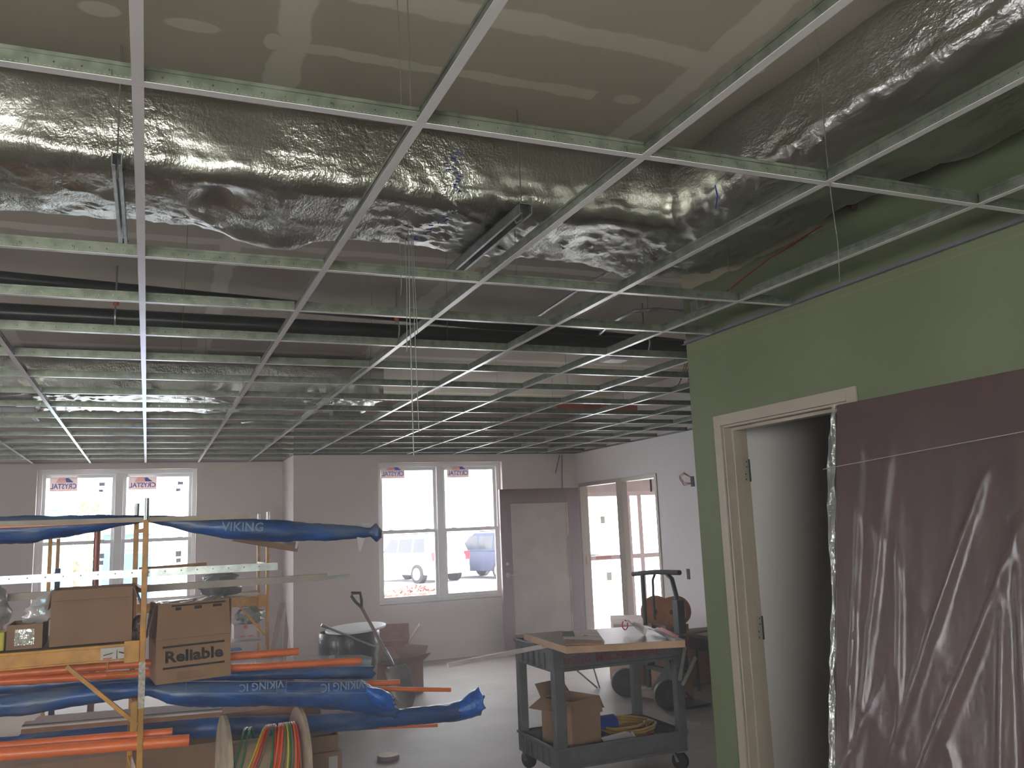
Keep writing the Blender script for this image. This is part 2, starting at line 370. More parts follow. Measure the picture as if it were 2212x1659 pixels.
def card_box(name, label, cat, c, w, d, h, rz, flaps=(), tilt=0, cardm=None, group=None, hollow=True, t=.005, tape=None):
    """carton: hollow body and separate flaps. flaps: (side 0..3, length, angle above horizontal outwards)"""
    cm = cardm or CARD; root = thing(name, label, cat, c, group)
    R = Matrix.Rotation(rz, 3, 'Z') @ Matrix.Rotation(tilt, 3, 'Y'); C0 = Vector(c)
    T = lambda p: C0 + R @ Vector(p)
    b = MB()
    def bx(lo, hi):
        k = MB(); k.box(lo, hi); b.add([T(v) for v in k.v], k.f)
    if hollow:
        bx((-w/2, -d/2, 0), (w/2, d/2, t)); bx((-w/2, -d/2, t), (w/2, -d/2+t, h)); bx((-w/2, d/2-t, t), (w/2, d/2, h))
        bx((-w/2, -d/2+t, t), (-w/2+t, d/2-t, h)); bx((w/2-t, -d/2+t, t), (w/2, d/2-t, h))
    else: bx((-w/2, -d/2, 0), (w/2, d/2, h))
    b.build('body', cm, root)
    for side, L, ang in flaps:
        dirs = [Vector((0, -1, 0)), Vector((1, 0, 0)), Vector((0, 1, 0)), Vector((-1, 0, 0))][side]
        half = (w if side in (0, 2) else d)/2; off = (d if side in (0, 2) else w)/2
        al = Vector((1, 0, 0)) if side in (0, 2) else Vector((0, 1, 0))
        out = dirs*math.cos(ang)+Vector((0, 0, 1))*math.sin(ang)
        p = dirs*off+Vector((0, 0, h+.002)); q = MB(); n = al.cross(out).normalized()*t/2
        a = [p-al*half, p+al*half, p+al*(half-.01)+out*L, p-al*(half-.01)+out*L]
        vs = [v-n for v in a]+[v+n for v in a]
        q.add([T(v) for v in vs], [(0, 3, 2, 1), (4, 5, 6, 7), (0, 1, 5, 4), (1, 2, 6, 5), (2, 3, 7, 6), (3, 0, 4, 7)])
        q.build('flap', cm, root)
    if tape:
        q = MB(); k = MB(); k.box((-w/2-.001, -.025, h+.0005), (w/2+.001, .025, h+.0015)); q.add([T(v) for v in k.v], k.f)
        k = MB(); k.box((-w/2-.0015, -.025, h-.08), (-w/2, .025, h)); q.add([T(v) for v in k.v], k.f); q.build('packing_tape', tape, root)
    return root, T, R

# ================================================================== SETTING
GX0, GA, GY0 = -.0425, .61, 1.8411       # grid line 0, module, first main tee
GZ = 2.5402; DZ = 3.17
XR = 2.70; YC = 3.92; XF = 5.40; YB = 10.65; YA = 11.58; XJ = 1.60; XL = -6.0; YBK = -3.5
b = WB(); b.box((XL-.3, YBK-.3, -.15), (7.6, YA+.3, 0)); struct(b.build('floor', FLOOR))
b = WB(); b.box((XL-.3, YBK-.3, DZ), (7.6, YA+.3, DZ+.12)); struct(b.build('ceiling', DECK))
def wall_y(name, x0, x1, y, th, m, holes=(), z1=DZ):
    """wall in a plane of constant y (room side at y), with openings (x0,x1,z0,z1)"""
    b = WB(); xs = sorted({x0, x1, *[h[0] for h in holes], *[h[1] for h in holes]})
    for a, c in zip(xs[:-1], xs[1:]):
        zs = [0.0]; hh = [h for h in holes if h[0] <= a+1e-6 and h[1] >= c-1e-6]
        cur = 0.0
        for h in sorted(hh, key=lambda q: q[2]):
            if h[2] > cur+1e-6: b.box((a, y, cur), (c, y+th, h[2]))
            cur = h[3]
        if cur < z1-1e-6: b.box((a, y, cur), (c, y+th, z1))
    return struct(b.build(name, m))
def wall_x(name, y0, y1, x, th, m, holes=(), z1=DZ):
    b = WB(); ys = sorted({y0, y1, *[h[0] for h in holes], *[h[1] for h in holes]})
    for a, c in zip(ys[:-1], ys[1:]):
        cur = 0.0
        for h in sorted([h for h in holes if h[0] <= a+1e-6 and h[1] >= c-1e-6], key=lambda q: q[2]):
            if h[2] > cur+1e-6: b.box((x, a, cur), (x+th, c, h[2]))
            cur = h[3]
        if cur < z1-1e-6: b.box((x, a, cur), (x+th, c, z1))
    return struct(b.build(name, m))
WA = (-1.215, .553, .72, 2.465); WBX = (2.632, 4.30, .70, 2.44)
wall_y('wall_far_left', XL, XJ+.2, YA, .2, WALLP, [WA])
wall_y('wall_far', XJ+.2, XF+.15, YB, .2, WALLP, [WBX])
b = WB(); b.box((XJ, YB, 0), (XJ+.2, YA, DZ)); struct(b.build('wall_far_jog', WALLP))
D2 = (8.62, 10.61, 0, 2.13)
wall_x('wall_right_far', YC-.12, YB, XF, .10, WHITEW, [D2])
D1 = (2.78, 3.66, 0, 2.06)
wall_x('wall_right', YBK, YC, XR, .13, GREEN, [D1])
b = WB(); b.box((XR+.13, YC-.13, 0), (XF, YC, DZ)); struct(b.build('wall_right_return', WHITEW))
wall_x('wall_left', YBK, YA+.2, XL-.2, .2, WALLP, [(3.4, 6.6, .85, 2.35)])
wall_y('wall_back', XL, XR, YBK-.2, .2, GREEN, [(-2.5, .1, 1.1, 2.4)])
# the dark room behind the doorway
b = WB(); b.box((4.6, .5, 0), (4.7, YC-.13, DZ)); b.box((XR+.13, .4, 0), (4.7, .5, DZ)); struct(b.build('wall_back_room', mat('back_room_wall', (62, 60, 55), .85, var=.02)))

# ---- double-hung windows
def window(idx, x0, x1, z0, z1, y, cut):
    w = thing('window_%d' % idx, None, None, ((x0+x1)/2, y, z0), kind='structure')
    w['label'] = ('twin white double-hung window with a clear view behind the scaffold racks' if idx == 1 else 'twin white double-hung window with parked cars seen through it')
    f = MB(); t = .05; yy = y+.09; xm = (x0+x1)/2
    f.box((x0, yy, z0), (x0+t, yy+.08, z1)); f.box((x1-t, yy, z0), (x1, yy+.08, z1)); f.box((x0+t, yy, z1-t), (x1-t, yy+.08, z1)); f.box((x0+t, yy, z0), (x1-t, yy+.08, z0+t*.8))
    f.box((xm-.045, yy-.01, z0+t*.8), (xm+.045, yy+.08, z1-t)); f.build('window_frame', VINYL, w, .003)
    zm = z0+(z1-z0)*.505
    s = MB(); s.box((x0-.0, y+.002, z0-.012), (x1+.0, yy, z0)); s.build('window_sill', VINYL, w, .003)
    for (a, c) in ((x0+t, xm-.045), (xm+.045, x1-t)):
        for (p, q, dy) in ((z0+t*.8, zm+.02, .0), (zm-.02, z1-t, .03)):
            g = MB(); r = .036; y0 = yy+.012+dy; y1 = y0+.025
            g.box((a, y0, p), (a+r, y1, q)); g.box((c-r, y0, p), (c, y1, q)); g.box((a+r, y0, q-r-.006), (c-r, y1, q)); g.box((a+r, y0, p), (c-r, y1, p+r+.006))
            sa = g.build('sash', VINYL, w, .002)
            k = MB(); k.quad((a+r, y0+.012, p+r), (c-r, y0+.012, p+r), (c-r, y0+.012, q-r), (a+r, y0+.012, q-r)); k.build('pane', GLASS, sa)
        # retaining clips of the sash
        k = MB(); k.box((a+.10, yy+.004, zm+.018), (a+.16, yy+.012, zm+.028)); k.box((c-.16, yy+.004, zm+.018), (c-.10, yy+.012, zm+.028)); k.build('sash_lock', VINYL, w)
    return w
w1 = window(1, *WA, YA, 0); w2 = window(2, *WBX, YB, 0)
def sticker(w, px0, py0, px1, py1, y, main=True):
    a = ony(px0, py0, y); c = ony(px1, py1, y); x0, x1, z1, z0 = a.x, c.x, a.z, c.z
    s = MB(); s.box((x0, y-.0008, z0), (x1, y, z1)); o = s.build('paper_sticker', PAPW if main else PAPN, w); W_ = x1-x0; H_ = z1-z0
    if main:
        o['label'] = 'mirrored CRYSTAL maker sticker with a flag on it'
        cx = (x0+x1)/2
        text('CRYSTAL', H_*.50, (cx, y-.002, z0+H_*.34), (1, 0, 0), (0, 0, 1), PAPB, 'sticker_lettering', o, mirror=True, width=W_*.94, bold=.002)
        f = MB()
        for k in range(4): f.box((x0+W_*(.22+.03*k), y-.0015, z0+H_*(.62+.085*k)), (x0+W_*(.62+.02*k), y-.0009, z0+H_*(.66+.085*k)))
        f.build('sticker_stripes', PAPR, o)
        f = MB(); f.prism([(x0+W_*.6, z0+H_*.62), (x0+W_*.86, z0+H_*.62), (x0+W_*.66, z0+H_*.93), (x0+W_*.55, z0+H_*.90)], 'y', y-.0025, y-.0018)
        f.build('sticker_flag_field', PAPB, o)
    else:
        f = MB()
        for k in (.2, .45, .7): f.box((x0+W_*.1, y-.0015, z0+H_*k), (x1-W_*.1, y-.0009, z0+H_*(k+.1)))
        f.build('sticker_lettering', PAPB, o)
    return o
sticker(w1, 108, 1031, 167, 1061, YA+.12); sticker(w1, 278, 1030, 338, 1057, YA+.12)
sticker(w2, 823, 1006, 874, 1033, YB+.12); sticker(w2, 965, 1004, 1013, 1031, YB+.12)
for q in ((214, 1042, 227, 1050), (213, 1057, 223, 1063), (384, 1040, 396, 1047), (380, 1055, 390, 1061)): sticker(w1, *q, YA+.12, False)
for q in ((215, 1196, 225, 1206), (214, 1211, 223, 1220), (379, 1190, 392, 1202), (380, 1206, 391, 1215)): sticker(w1, *q, YA+.095, False)

# ---- doorway in the green wall
d1 = thing('door_1', 'beige steel door frame with hinges in the green wall, no door hung', None, (XR, 3.22, 0), kind='structure')
f = MB(); a, c, zt = D1[0], D1[1], D1[3]; fw = .055; x0 = XR-.012; x1 = XR+.142
f.box((x0, a-fw, 0), (XR, a, zt+fw)); f.box((x0, c, 0), (XR, c+fw, zt+fw)); f.box((x0, a, zt), (XR, c, zt+fw))
f.box((XR, a, 0), (x1, a+.012, zt)); f.box((XR, c-.012, 0), (x1, c, zt)); f.box((XR, a+.012, zt-.012), (x1, c-.012, zt))
f.box((x0+.055, a+.012, 0), (x1-.045, a+.028, zt-.012)); f.box((x0+.055, c-.028, 0), (x1-.045, c-.012, zt-.012)); f.box((x0+.055, a+.028, zt-.028), (x1-.045, c-.028, zt-.012))
f.build('door_frame', TRIMB, d1, .002)
for z in (1.83, 1.05, .25):
    h = MB(); h.box((XR+.10, c-.0145, z-.057), (XR+.135, c-.012, z+.057)); hh = h.build('hinge_leaf', mat('hinge_steel', (150, 146, 138), .5, .2, var=0), d1)
    h = MB()
    for k in (-.045, -.018, .018, .045): h.disc((XR+.118+(.006 if k > 0 else -.004), c-.0155, z+k), (0, 1, 0), .0042, .001, 10)
    h.tube([(XR+.137, c-.019, z-.057), (XR+.137, c-.019, z+.057)], .0045, 8); h.build('screw_holes', mat('hinge_holes', (44, 42, 40), .6, var=0), hh)

# ---- entrance frame with side light in the white wall, and the glazed lobby behind it
d2 = thing('door_2', 'beige steel entrance frame with a side light in the white wall', None, (XF, 9.5, 0), kind='structure')
f = MB(); a, c, zt = D2[0], D2[1], D2[3]; x0, x1 = XF-.012, XF+.108
for (p, q) in ((a, a+.05), (c-.05, c), (9.435, 9.565)): f.box((x0, p, 0), (x1 if p != 9.435 else XF+.07, q, zt))
f.box((x0, a+.05, zt-.05), (x1, 9.435, zt)); f.box((x0, 9.565, zt-.05), (x1, c-.05, zt)); f.build('door_frame', TRIMB, d2, .003)
k = MB(); k.box((x0-.001, 10.452, 1.05), (x0, 10.478, 1.16)); k.build('strike_sticker', mat('yellow_tag', (214, 170, 60), .5, var=0), d2)
st = thing('storefront', 'glazed lobby front with pale frames behind the entrance doorway', 'storefront', (6.8, 10.75, 0), kind='structure')
f = MB(); YS = 10.75; ZH = 1.95; PK = mat('pale_pink_frame', (222, 204, 200), .4, var=.02)
xs_ = [5.49, 6.17, 6.39, 7.15, 7.9]
for k, xv in enumerate(xs_): h_ = (.03, .07, .032, .035, .05)[k]; f.box((xv-h_, YS-.05, 0), (xv+h_, YS+.05, ZH))
f.box((5.46, YS-.05, ZH), (7.95, YS+.05, ZH+.06)); f.box((5.46, YS-.045, 1.085), (7.95, YS+.045, 1.145)); f.box((5.46, YS-.05, 0), (7.95, YS+.05, .07))
f.build('mullions', PK, st, .003)
k = MB()
for a_, c_ in zip(xs_[:-1], xs_[1:]):
    for p_, q_ in ((.07, 1.085), (1.145, ZH)): k.quad((a_, YS, p_), (c_, YS, p_), (c_, YS, q_), (a_, YS, q_))
k.build('glass_panels', GLASS, st)
for (px, py, s_) in ((1302, 1123, .07), (1316, 1245, .08)):
    p = ony(px, py, YS-.006); k = MB(); k.box((p.x-s_/2, YS-.007, p.z-s_*.7), (p.x+s_/2, YS-.006, p.z+s_*.7)); k.build('paper_notice', PAPN, st)
p = ony(1304, 1204, YS-.05)
k = MB(); k.box((p.x-.12, YS-.0475, p.z-.02), (p.x+.12, YS-.0455, p.z+.02)); kk = k.build('sticker_strip', mat('pink_tag', (196, 130, 122), .6, var=0), st)
b = WB(); b.box((XF+.10, 8.0, 2.62), (8.1, YS+.1, 2.7)); struct(b.build('ceiling_lobby', WHITEW))
b = WB(); b.box((XF+.15, YS-.05, ZH+.06), (8.0, YS+.1, 2.62)); struct(b.build('wall_lobby_header', mat('lobby_pink_wall', (206, 190, 184), .8, var=.04)))
b = WB(); b.box((XF+.10, 7.9, 0), (8.1, 8.0, 2.62)); b.box((8.0, 8.0, 0), (8.1, YS+.1, 2.62)); struct(b.build('wall_lobby_side', WHITEW))
b = WB(); b.box((7.6, 7.9, -.15), (8.1, YS+.1, 0)); struct(b.build('floor_lobby', FLOOR))
# conduit and sprinkler pipe under the lobby ceiling
k = MB(); k.tube([(5.6, 10.3, 2.16), (7.9, 10.3, 2.16)], .012, 8); k.tube([(6.35, 10.3, 2.6), (6.35, 10.3, 1.98)], .014, 8)
tag(k.build('lobby_conduit', BLACKP), 'dark pipes hung under the lobby ceiling behind the doorway', 'pipe')

# ================================================================== OUTSIDE (overexposed through the glass)
GZ0 = -.45
GREYG = mat('pale_asphalt', (176, 178, 180), .9, var=.06, vscale=.6)
b = WB(); b.box((-60, YA+.35, -.45), (80, 90, -.38)); struct(b.build('ground_outside', GREYG))
b = WB(); b.box((8.15, -20, -.45), (80, YA+.35, -.38)); struct(b.build('ground_outside_side', GREYG))
def car(label, c, rz, paint, L=4.6, Wd=1.85, H=1.75):
    root = thing('parked_car', label, 'car', c); R = Matrix.Rotation(rz, 3, 'Z'); C0 = Vector(c)
    def T(b):
        b.v = [C0+R@v for v in b.v]; return b
    hw = Wd/2
    body = [(-L/2, .45), (-L/2, .98), (-L/2+.15, 1.06), (L/2-1.25, 1.06), (L/2-.2, .92), (L/2, .75), (L/2, .42), (L/2-.45, .3), (-L/2+.2, .3)]
    b = MB(); b.prism(body, 'y', -hw, hw); T(b).build('body', paint, root, .05, smooth=True)
    cab = [(-L/2+.04, 1.05), (-L/2+.32, H), (L/2-2.2, H), (L/2-1.25, 1.05)]
    b = MB(); n = 4
    vs = [(x, y*(hw if z < 1.2 else hw-.16), z) for y in (-1, 1) for x, z in cab]
    b.add(vs, [(3, 2, 1, 0), (4, 5, 6, 7), (0, 1, 5, 4), (1, 2, 6, 5), (2, 3, 7, 6), (3, 0, 4, 7)]); T(b).build('cabin', paint, root, .03, smooth=True)
    gl = mat('car_glass', (24, 30, 40), .3, var=0)
    for y in (-1, 1):
        for (xa, xb, ia, ib) in ((-L/2+.42, -L/2+1.15, .12, 0), (-L/2+1.25, -L/2+2.05, 0, 0), (-L/2+2.13, L/2-1.55, 0, .42)):
            def yy(z): return y*(hw+.004-.16*(z-1.05)/(H-1.05))
            z0, z1 = 1.12, H-.12; b = MB()
            b.quad((xa, yy(z0), z0), (xb, yy(z0), z0), (xb-ib, yy(z1), z1), (xa+ia, yy(z1), z1)); T(b).build('side_window', gl, root)
    b = MB(); b.quad((-L/2+.045, -hw+.14, 1.14), (-L/2+.045, hw-.14, 1.14), (-L/2+.255, hw-.26, H-.1), (-L/2+.255, -hw+.26, H-.1)); T(b).build('rear_window', gl, root)
    for y in (-1, 1):
        b = MB(); b.box((-L/2-.01, y*(hw-.12)-.1, .8), (-L/2+.06, y*(hw-.12)+.1, 1.12)); T(b).build('tail_light', RED, root)
        for x in (-L/2+.85, L/2-.9):
            b = MB(); b.disc((x, y*(hw-.08), .34), (0, 1, 0), .35, .24, 28); wv = T(b).build('wheel', BLACK, root)
            b = MB(); b.disc((x, y*(hw+.045), .34), (0, 1, 0), .22, .02, 20); T(b).build('rim', STEEL, wv)
        b = MB(); b.tube([(-L/2+.5, y*(hw-.3), H+.06), (L/2-2.4, y*(hw-.3), H+.06)], .02, 6); T(b).build('roof_rail', BLACK, root)
    b = MB(); b.box((-L/2-.012, -.26, .62), (-L/2, .26, .75)); T(b).build('licence_plate', VINYL, root)
    b = MB(); b.box((-L/2-.06, -hw+.05, .36), (-L/2, hw-.05, .56)); T(b).build('rear_bumper', mat('car_bumper', (90, 92, 96), .5, var=0), root)
    return root
car('white parked car seen through the left half of the near window', (9.6, 33.4, -.38), 1.95, mat('white_car_paint', (225, 225, 225), .3, var=0))
car('dark blue parked car with red tail light in the right half of the near window', (12.55, 32.6, -.38), 1.95, mat('dark_blue_car_paint', (56, 60, 76), .6, var=0, spec=.12))
# clipped hedge under the near window
b = MB(); rr = random.Random(3)
for i in range(900):
    x = rr.uniform(4.55, 6.05); y = rr.uniform(18.0, 19.0); z = rr.uniform(-.1, .36)+.06*math.sin(x*5); s_ = .05
    n = Vector((rr.uniform(-1, 1), rr.uniform(-1, 1), rr.uniform(-.3, 1))).normalized(); u = n.orthogonal().normalized(); w_ = n.cross(u); p = Vector((x, y, z))
    b.quad(p-u*s_, p-w_*s_*.5, p+u*s_, p+w_*s_*.5)
b.box((4.6, 18.05, -.38), (6.0, 18.95, .28))
tag(b.build('hedge', mat('reddish_hedge_leaves', (108, 76, 70), .9, var=.25, vscale=14)), 'low reddish clipped hedge outside below the near window', 'hedge')
# building across the lot
bd = thing('house', 'pale low building with gabled roof across the parking lot', 'building', (9, 48, -.2))
b = MB(); b.box((2, 46, -.2), (26, 54, 3.6)); b.build('wall', mat('pale_siding', (214, 212, 206), .9, var=.03), bd)
b = MB(); b.prism([(45.2, 3.6), (54.8, 3.6), (50, 6.4)], 'x', 1.4, 26.6); b.build('roof', mat('grey_shingles', (150, 148, 148), .9, var=.05), bd)
for x in (7.2, 8.3, 12.5, 17): b = MB(); b.box((x, 45.95, 1.5), (x+.55, 46.0, 2.3)); b.build('window', mat('dark_house_glass', (90, 100, 114), .2, var=0), bd)
# sheds and tree seen through the far-left window
tb = thing('shed', 'pale teal shed outside seen through the left window', 'shed', (-3.0, 27, -.2))
b = MB(); b.box((-3.8, 26, -.2), (-2.0, 28, 2.5)); b.build('wall', mat('pale_teal_siding', (96, 150, 158), .7, var=.04), tb); b = MB(); b.box((-3.95, 25.85, 2.5), (-1.85, 28.1, 2.65)); b.build('roof', VINYL, tb)
tl = thing('portable_toilet', 'blue portable toilet with a white roof outside the left window', 'portable toilet', (-.45, 23, -.2))
b = MB(); b.box((-.95, 22.5, -.2), (0.1, 23.6, 1.75)); b.build('cabin', mat('portable_blue', (52, 92, 180), .5, var=.03), tl, .02); b = MB(); b.box((-1.0, 22.45, 1.75), (.15, 23.65, 2.05)); b.build('roof', VINYL, tl, .08)
tr = thing('tree', 'pale leafy tree outside the left half of the left window', 'tree', (-2.0, 31, -.2))
b = MB(); b.tube([(-2, 31, -.2), (-2.05, 31, 1.2), (-2.0, 31.1, 2.2)], [.12, .09, .05], 8); b.build('trunk', mat('bark', (110, 96, 84), .9), tr)
b = MB()
for i in range(1300):
    v = Vector((rr.gauss(0, 1), rr.gauss(0, 1), rr.gauss(0, 1))); v = v.normalized()*rr.uniform(.5, 1)**.5
    p = Vector((-2+v.x*1.3, 31+v.y*1.2, 1.7+v.z*1.3)); n = Vector((rr.uniform(-1, 1), rr.uniform(-1, 1), rr.uniform(-1, 1))).normalized(); u = n.orthogonal().normalized(); w_ = n.cross(u)
    b.quad(p-u*.09, p-w_*.05, p+u*.09, p+w_*.05)
b.build('foliage', mat('pale_leaves', (120, 140, 96), .8, var=.2), tr)

# ================================================================== CEILING GRID
def frame_xy(p):
    d = Vector(p)-CAM; z = d.dot(FW)
    return (1106+FPX*d.dot(RT)/z, 829.5-FPX*d.dot(UP)/z, z) if z > .05 else (-9999, -9999, z)
grid = thing('ceiling_grid', 'suspended ceiling grid of white-faced galvanised tees, no tiles laid yet', 'ceiling grid', (.9, 6.0, GZ))
def tee_geo(b, p0, p1):
    p0 = Vector(p0); p1 = Vector(p1); d = (p1-p0).normalized(); r = Vector((d.y, -d.x, 0)); u = Vector((0, 0, 1)); m_ = (p0+p1)/2; L = (p1-p0).length/2
    n0 = len(b.f)
    b.obox(m_+u*.0006, d, r, u, L, .012, .0006); n1 = len(b.f)
    b.obox(m_+u*.0182, d, r, u, L, .0006, .017); b.obox(m_+u*.0375, d, r, u, L, .0032, .0042)
    b.wh = getattr(b, 'wh', [])+list(range(n0, n1))
def tee_obj(b, name):
    o = b.build(name, TEE, grid, smooth=False); o.data.materials.append(WHITE)
    for k in b.wh: o.data.polygons[k].material_index = 1
    return o
def rowy(j): return GY0+(j+1)*GA
mains = [j for j in range(-3, 14, 2)]
for j in mains:
    y = rowy(j); x1 = XR if y < YC else XF; b = MB(); tee_geo(b, (XL+2.2, y, GZ), (x1-.001, y, GZ)); tee_obj(b, 'main_tee')
pieces = []
for i in range(-4, 9):
    x = GX0+i*GA
    for j in range(-3, 15, 2):
        y0 = rowy(j); y1 = rowy(j+2)
        if i > 4 and y1 < YC+.3: continue
        if i > 4 and y0 < YC: y0 = YC
        lim = YA if x < XJ else YB
        y1 = min(y1, lim)
        if y1-y0 < .1: continue
        pieces.append(((x, y0+.0125, GZ), (x, y1-.0125, GZ)))
    for j in range(2, 15, 2):
        y = rowy(j); xa = x+.0125; xb = x+GA-.0125
        if y < YC and i >= 4: xb = XR; 
        if y < YC and i > 4: continue
        if y > YB:
            if xa > XJ-.1: continue
            xb = min(xb, XJ)
        xb = min(xb, XF)
        if xb-xa < .1: continue
        pieces.append(((xa, y, GZ), (xb, y, GZ)))
def pkey(p):
    m_ = (Vector(p[0])+Vector(p[1]))/2; x, y, z = frame_xy(m_)
    vis = -60 < x < 2270 and -200 < y < 1000
    return (0 if vis else 1, z)
pieces.sort(key=pkey)
for p in pieces[:96]: b = MB(); tee_geo(b, *p); tee_obj(b, 'cross_tee')
b = MB()
for p in pieces[96:]: tee_geo(b, *p)
tag(tee_obj(b, 'cross_tees'), kind='stuff')
def angle(p0, p1, inward):
    b = MB(); p0 = Vector(p0); p1 = Vector(p1); d = (p1-p0).normalized(); w = Vector(inward)
    b.obox((p0+p1)/2+w*.011+Vector((0, 0, .0005)), d, w, (0, 0, 1), (p1-p0).length/2, .011, .0006)
    b.obox((p0+p1)/2+w*.0008+Vector((0, 0, .011)), d, w, (0, 0, 1), (p1-p0).length/2, .0008, .011)
    return b.build('wall_angle', mat('angle_grey', (112, 112, 122), .4, .3, var=.05), grid)
angle((XR, -1, GZ), (XR, YC+.02, GZ), (-1, 0, 0)); angle((XF, YC, GZ), (XF, YB, GZ), (-1, 0, 0))
angle((XJ, YB, GZ), (XF, YB, GZ), (0, -1, 0)); angle((XL, YA, GZ), (XJ, YA, GZ), (0, -1, 0)); angle((XJ, YB, GZ), (XJ, YA, GZ), (-1, 0, 0))
def wire(pts, r=.0013): b = MB(); b.tube(pts, r, 5); return b
rw = random.Random(11)
spots = [(.522, rowy(-1)), (.545, rowy(-1)), (1.80, rowy(-1)), (-.72, rowy(-1))]
for j in (1, 3, 5, 7, 9):
    for k in range(5):
        x = -1.0+1.22*k+rw.uniform(-.15, .15)
        if rowy(j) < YC and x > 2.6 or x > 5.3: continue
        if j == 1 and -.4 < x < 2.7: continue
        spots.append((x, rowy(j)))
spots += [(1.33, rowy(1)+.0), (2.36, rowy(1)+.002)]
for x, y in spots:
    dx, dy = rw.uniform(-.02, .02), rw.uniform(-.02, .02)
    if y < 3.3 and y > 2.9: dx, dy = 0, .0
    wire([(x, y, GZ+.02), (x+.002, y, GZ+.06), (x+dx*.5, y+dy*.5, 2.85), (x+dx, y+dy, DZ)]).build('hanger_wire', WIRE, grid)
b = wire([(x_, y_, z_) for x_, y_, z_ in ((.886, 3.05, GZ+.22), (.884, 3.048, 2.4), (.886, 3.05, 2.1), (.888, 3.05, 1.865))], .0022)
b.build('hanger_wire', WIRE, grid)
for x0, zt, zb in ((.872, 2.70, 2.25), (.896, 2.72, 1.95), (.903, 2.74, 2.32), (.851, 2.68, 2.46)):
    wire([(x0, 3.05, zt), (x0+.002, 3.045, 2.5), (x0+rw.uniform(-.01, .012), 3.043, zb)], .0016).build('hanger_wire', WIRE, grid)
wire([(1.792, 1.83, 2.62), (1.79, 1.828, 2.50), (1.795, 1.826, 2.36), (1.791, 1.83, 2.243)], .0012).build('hanger_wire', WIRE, grid)

# ================================================================== DUCTS
def duct(name, label, xs, yc, hw, z0, z1, turn=None, yend=-1.2, bulges=(), amp=1.0, m=None, step=.02, seed=0, cat='duct'):
    prof = []; rc = .07; n = 6
    def arc(cx, cz, a0):
        return [(cx+rc*math.cos(a0+PI/2*k/n), cz+rc*math.sin(a0+PI/2*k/n)) for k in range(n+1)]
    def seg(a, b_):
        k = max(2, int((Vector(a)-Vector(b_)).length/step)); return [(a[0]+(b_[0]-a[0])*i/k, a[1]+(b_[1]-a[1])*i/k) for i in range(1, k)]
    c4 = [arc(hw-rc, z1-rc, 0), arc(-hw+rc, z1-rc, PI/2), arc(-hw+rc, z0+rc, PI), arc(hw-rc, z0+rc, 1.5*PI)]
    for q in range(4): prof += c4[q]+seg(c4[q][-1], c4[(q+1) % 4][0])
    np_ = len(prof); cz = (z0+z1)/2; verts = []; rings = []
    def disp(base, e, z, lat):
        up_ = 1.25 if z < z0+.10 else max(.22, 1-(z-z0-.07)*7)
        nrm = (Vector(lat)*(e/hw)**3+Vector((0, 0, ((z-cz)/((z1-z0)/2))**3)))
        if nrm.length < .01: nrm = Vector((0, 0, -1))
        nrm.normalize(); p = Vector(base)
        q = p+Vector((seed, 0, 0))
        a = noise.noise(q*1.7)*.020+noise.noise(q*4.1)*.010
        w = .5-abs(noise.noise(Vector((q.x*7, q.y*5, q.z*8))));  w2 = .5-abs(noise.noise(Vector((q.x*17+3, q.y*14, q.z*15))))
        w3 = .5-abs(noise.noise(Vector(((q.x+q.y*.7)*30, (q.y-q.x*.7)*12, q.z*26))))
        k = max(0, noise.noise(q*1.3+Vector((9, 2, 1)))+.35)
        d = a+amp*up_*(w*w*.030+w2*w2*.014*(1+2*k)+w3*w3*.006*(1+2*k)-.014)
        p = p+nrm*d
        if z < cz: p.z -= .012*(1-(e/hw)**2)*(1+noise.noise(q*.9))
        for bx_, by_, br, dv in bulges:
            g = math.exp(-((base[0]-bx_)**2+(base[1]-by_)**2)/(2*br*br))*(1 if z < cz+.05 else .25)
            p = p+Vector(dv)*g
        return p
    nl = int((xs[1]-xs[0])/step)
    for i in range(nl+1):
        ring = []
        for e, z in prof:
            xe = (xs[1]+e) if turn else xs[1]; x = xs[0]+(xe-xs[0])*i/nl
            ring.append(len(verts)); verts.append(disp((x, yc+e, z), e, z, (0, 1, 0)))
        rings.append(ring)
    if turn:
        nr = int((yc-yend)/step)
        for i in range(1, nr+1):
            ring = []
            for e, z in prof:
                y = yc+e-(yc+e-yend)*i/nr
                ring.append(len(verts)); verts.append(disp((xs[1]+e, y, z), e, z, (1, 0, 0)))
            rings.append(ring)
    fs = [(rings[i][j], rings[i+1][j], rings[i+1][(j+1) % np_], rings[i][(j+1) % np_]) for i in range(len(rings)-1) for j in range(np_)]
    fs += [tuple(rings[0]), tuple(reversed(rings[-1]))]
    b = MB(); b.v = verts; b.f = fs; b.sm = True
    o = b.build(name, m or FOIL); tag(o, label, cat); 
    for p in o.data.polygons: p.use_smooth = True
    return o
dA = duct('foil_wrapped_duct', 'large foil-wrapped rectangular duct turning the corner above the grid, near the camera', (-3.2, 2.305), 3.225, .305, 2.80, 3.12, turn=True,
     bulges=((.42, 3.57, .085, (0, .08, -.045)), (.30, 3.50, .05, (0, .02, -.02)), (.52, 3.5, .05, (.02, .03, -.015)), (2.15, 3.5, .16, (.0, .03, -.045)), (.2, 3.1, .05, (0, 0, .04)), (2.1, 2.2, .09, (0, 0, -.02)), (2.4, 1.9, .15, (.05, 0, -.04))))
dB = duct('foil_wrapped_duct', 'smaller foil-wrapped duct above the far part of the grid', (-3.2, 1.95), 8.1, .48, 2.76, 3.11, step=.028, seed=5, bulges=((1.0, 8.5, .3, (0, 0, -.03)),), amp=1.5)
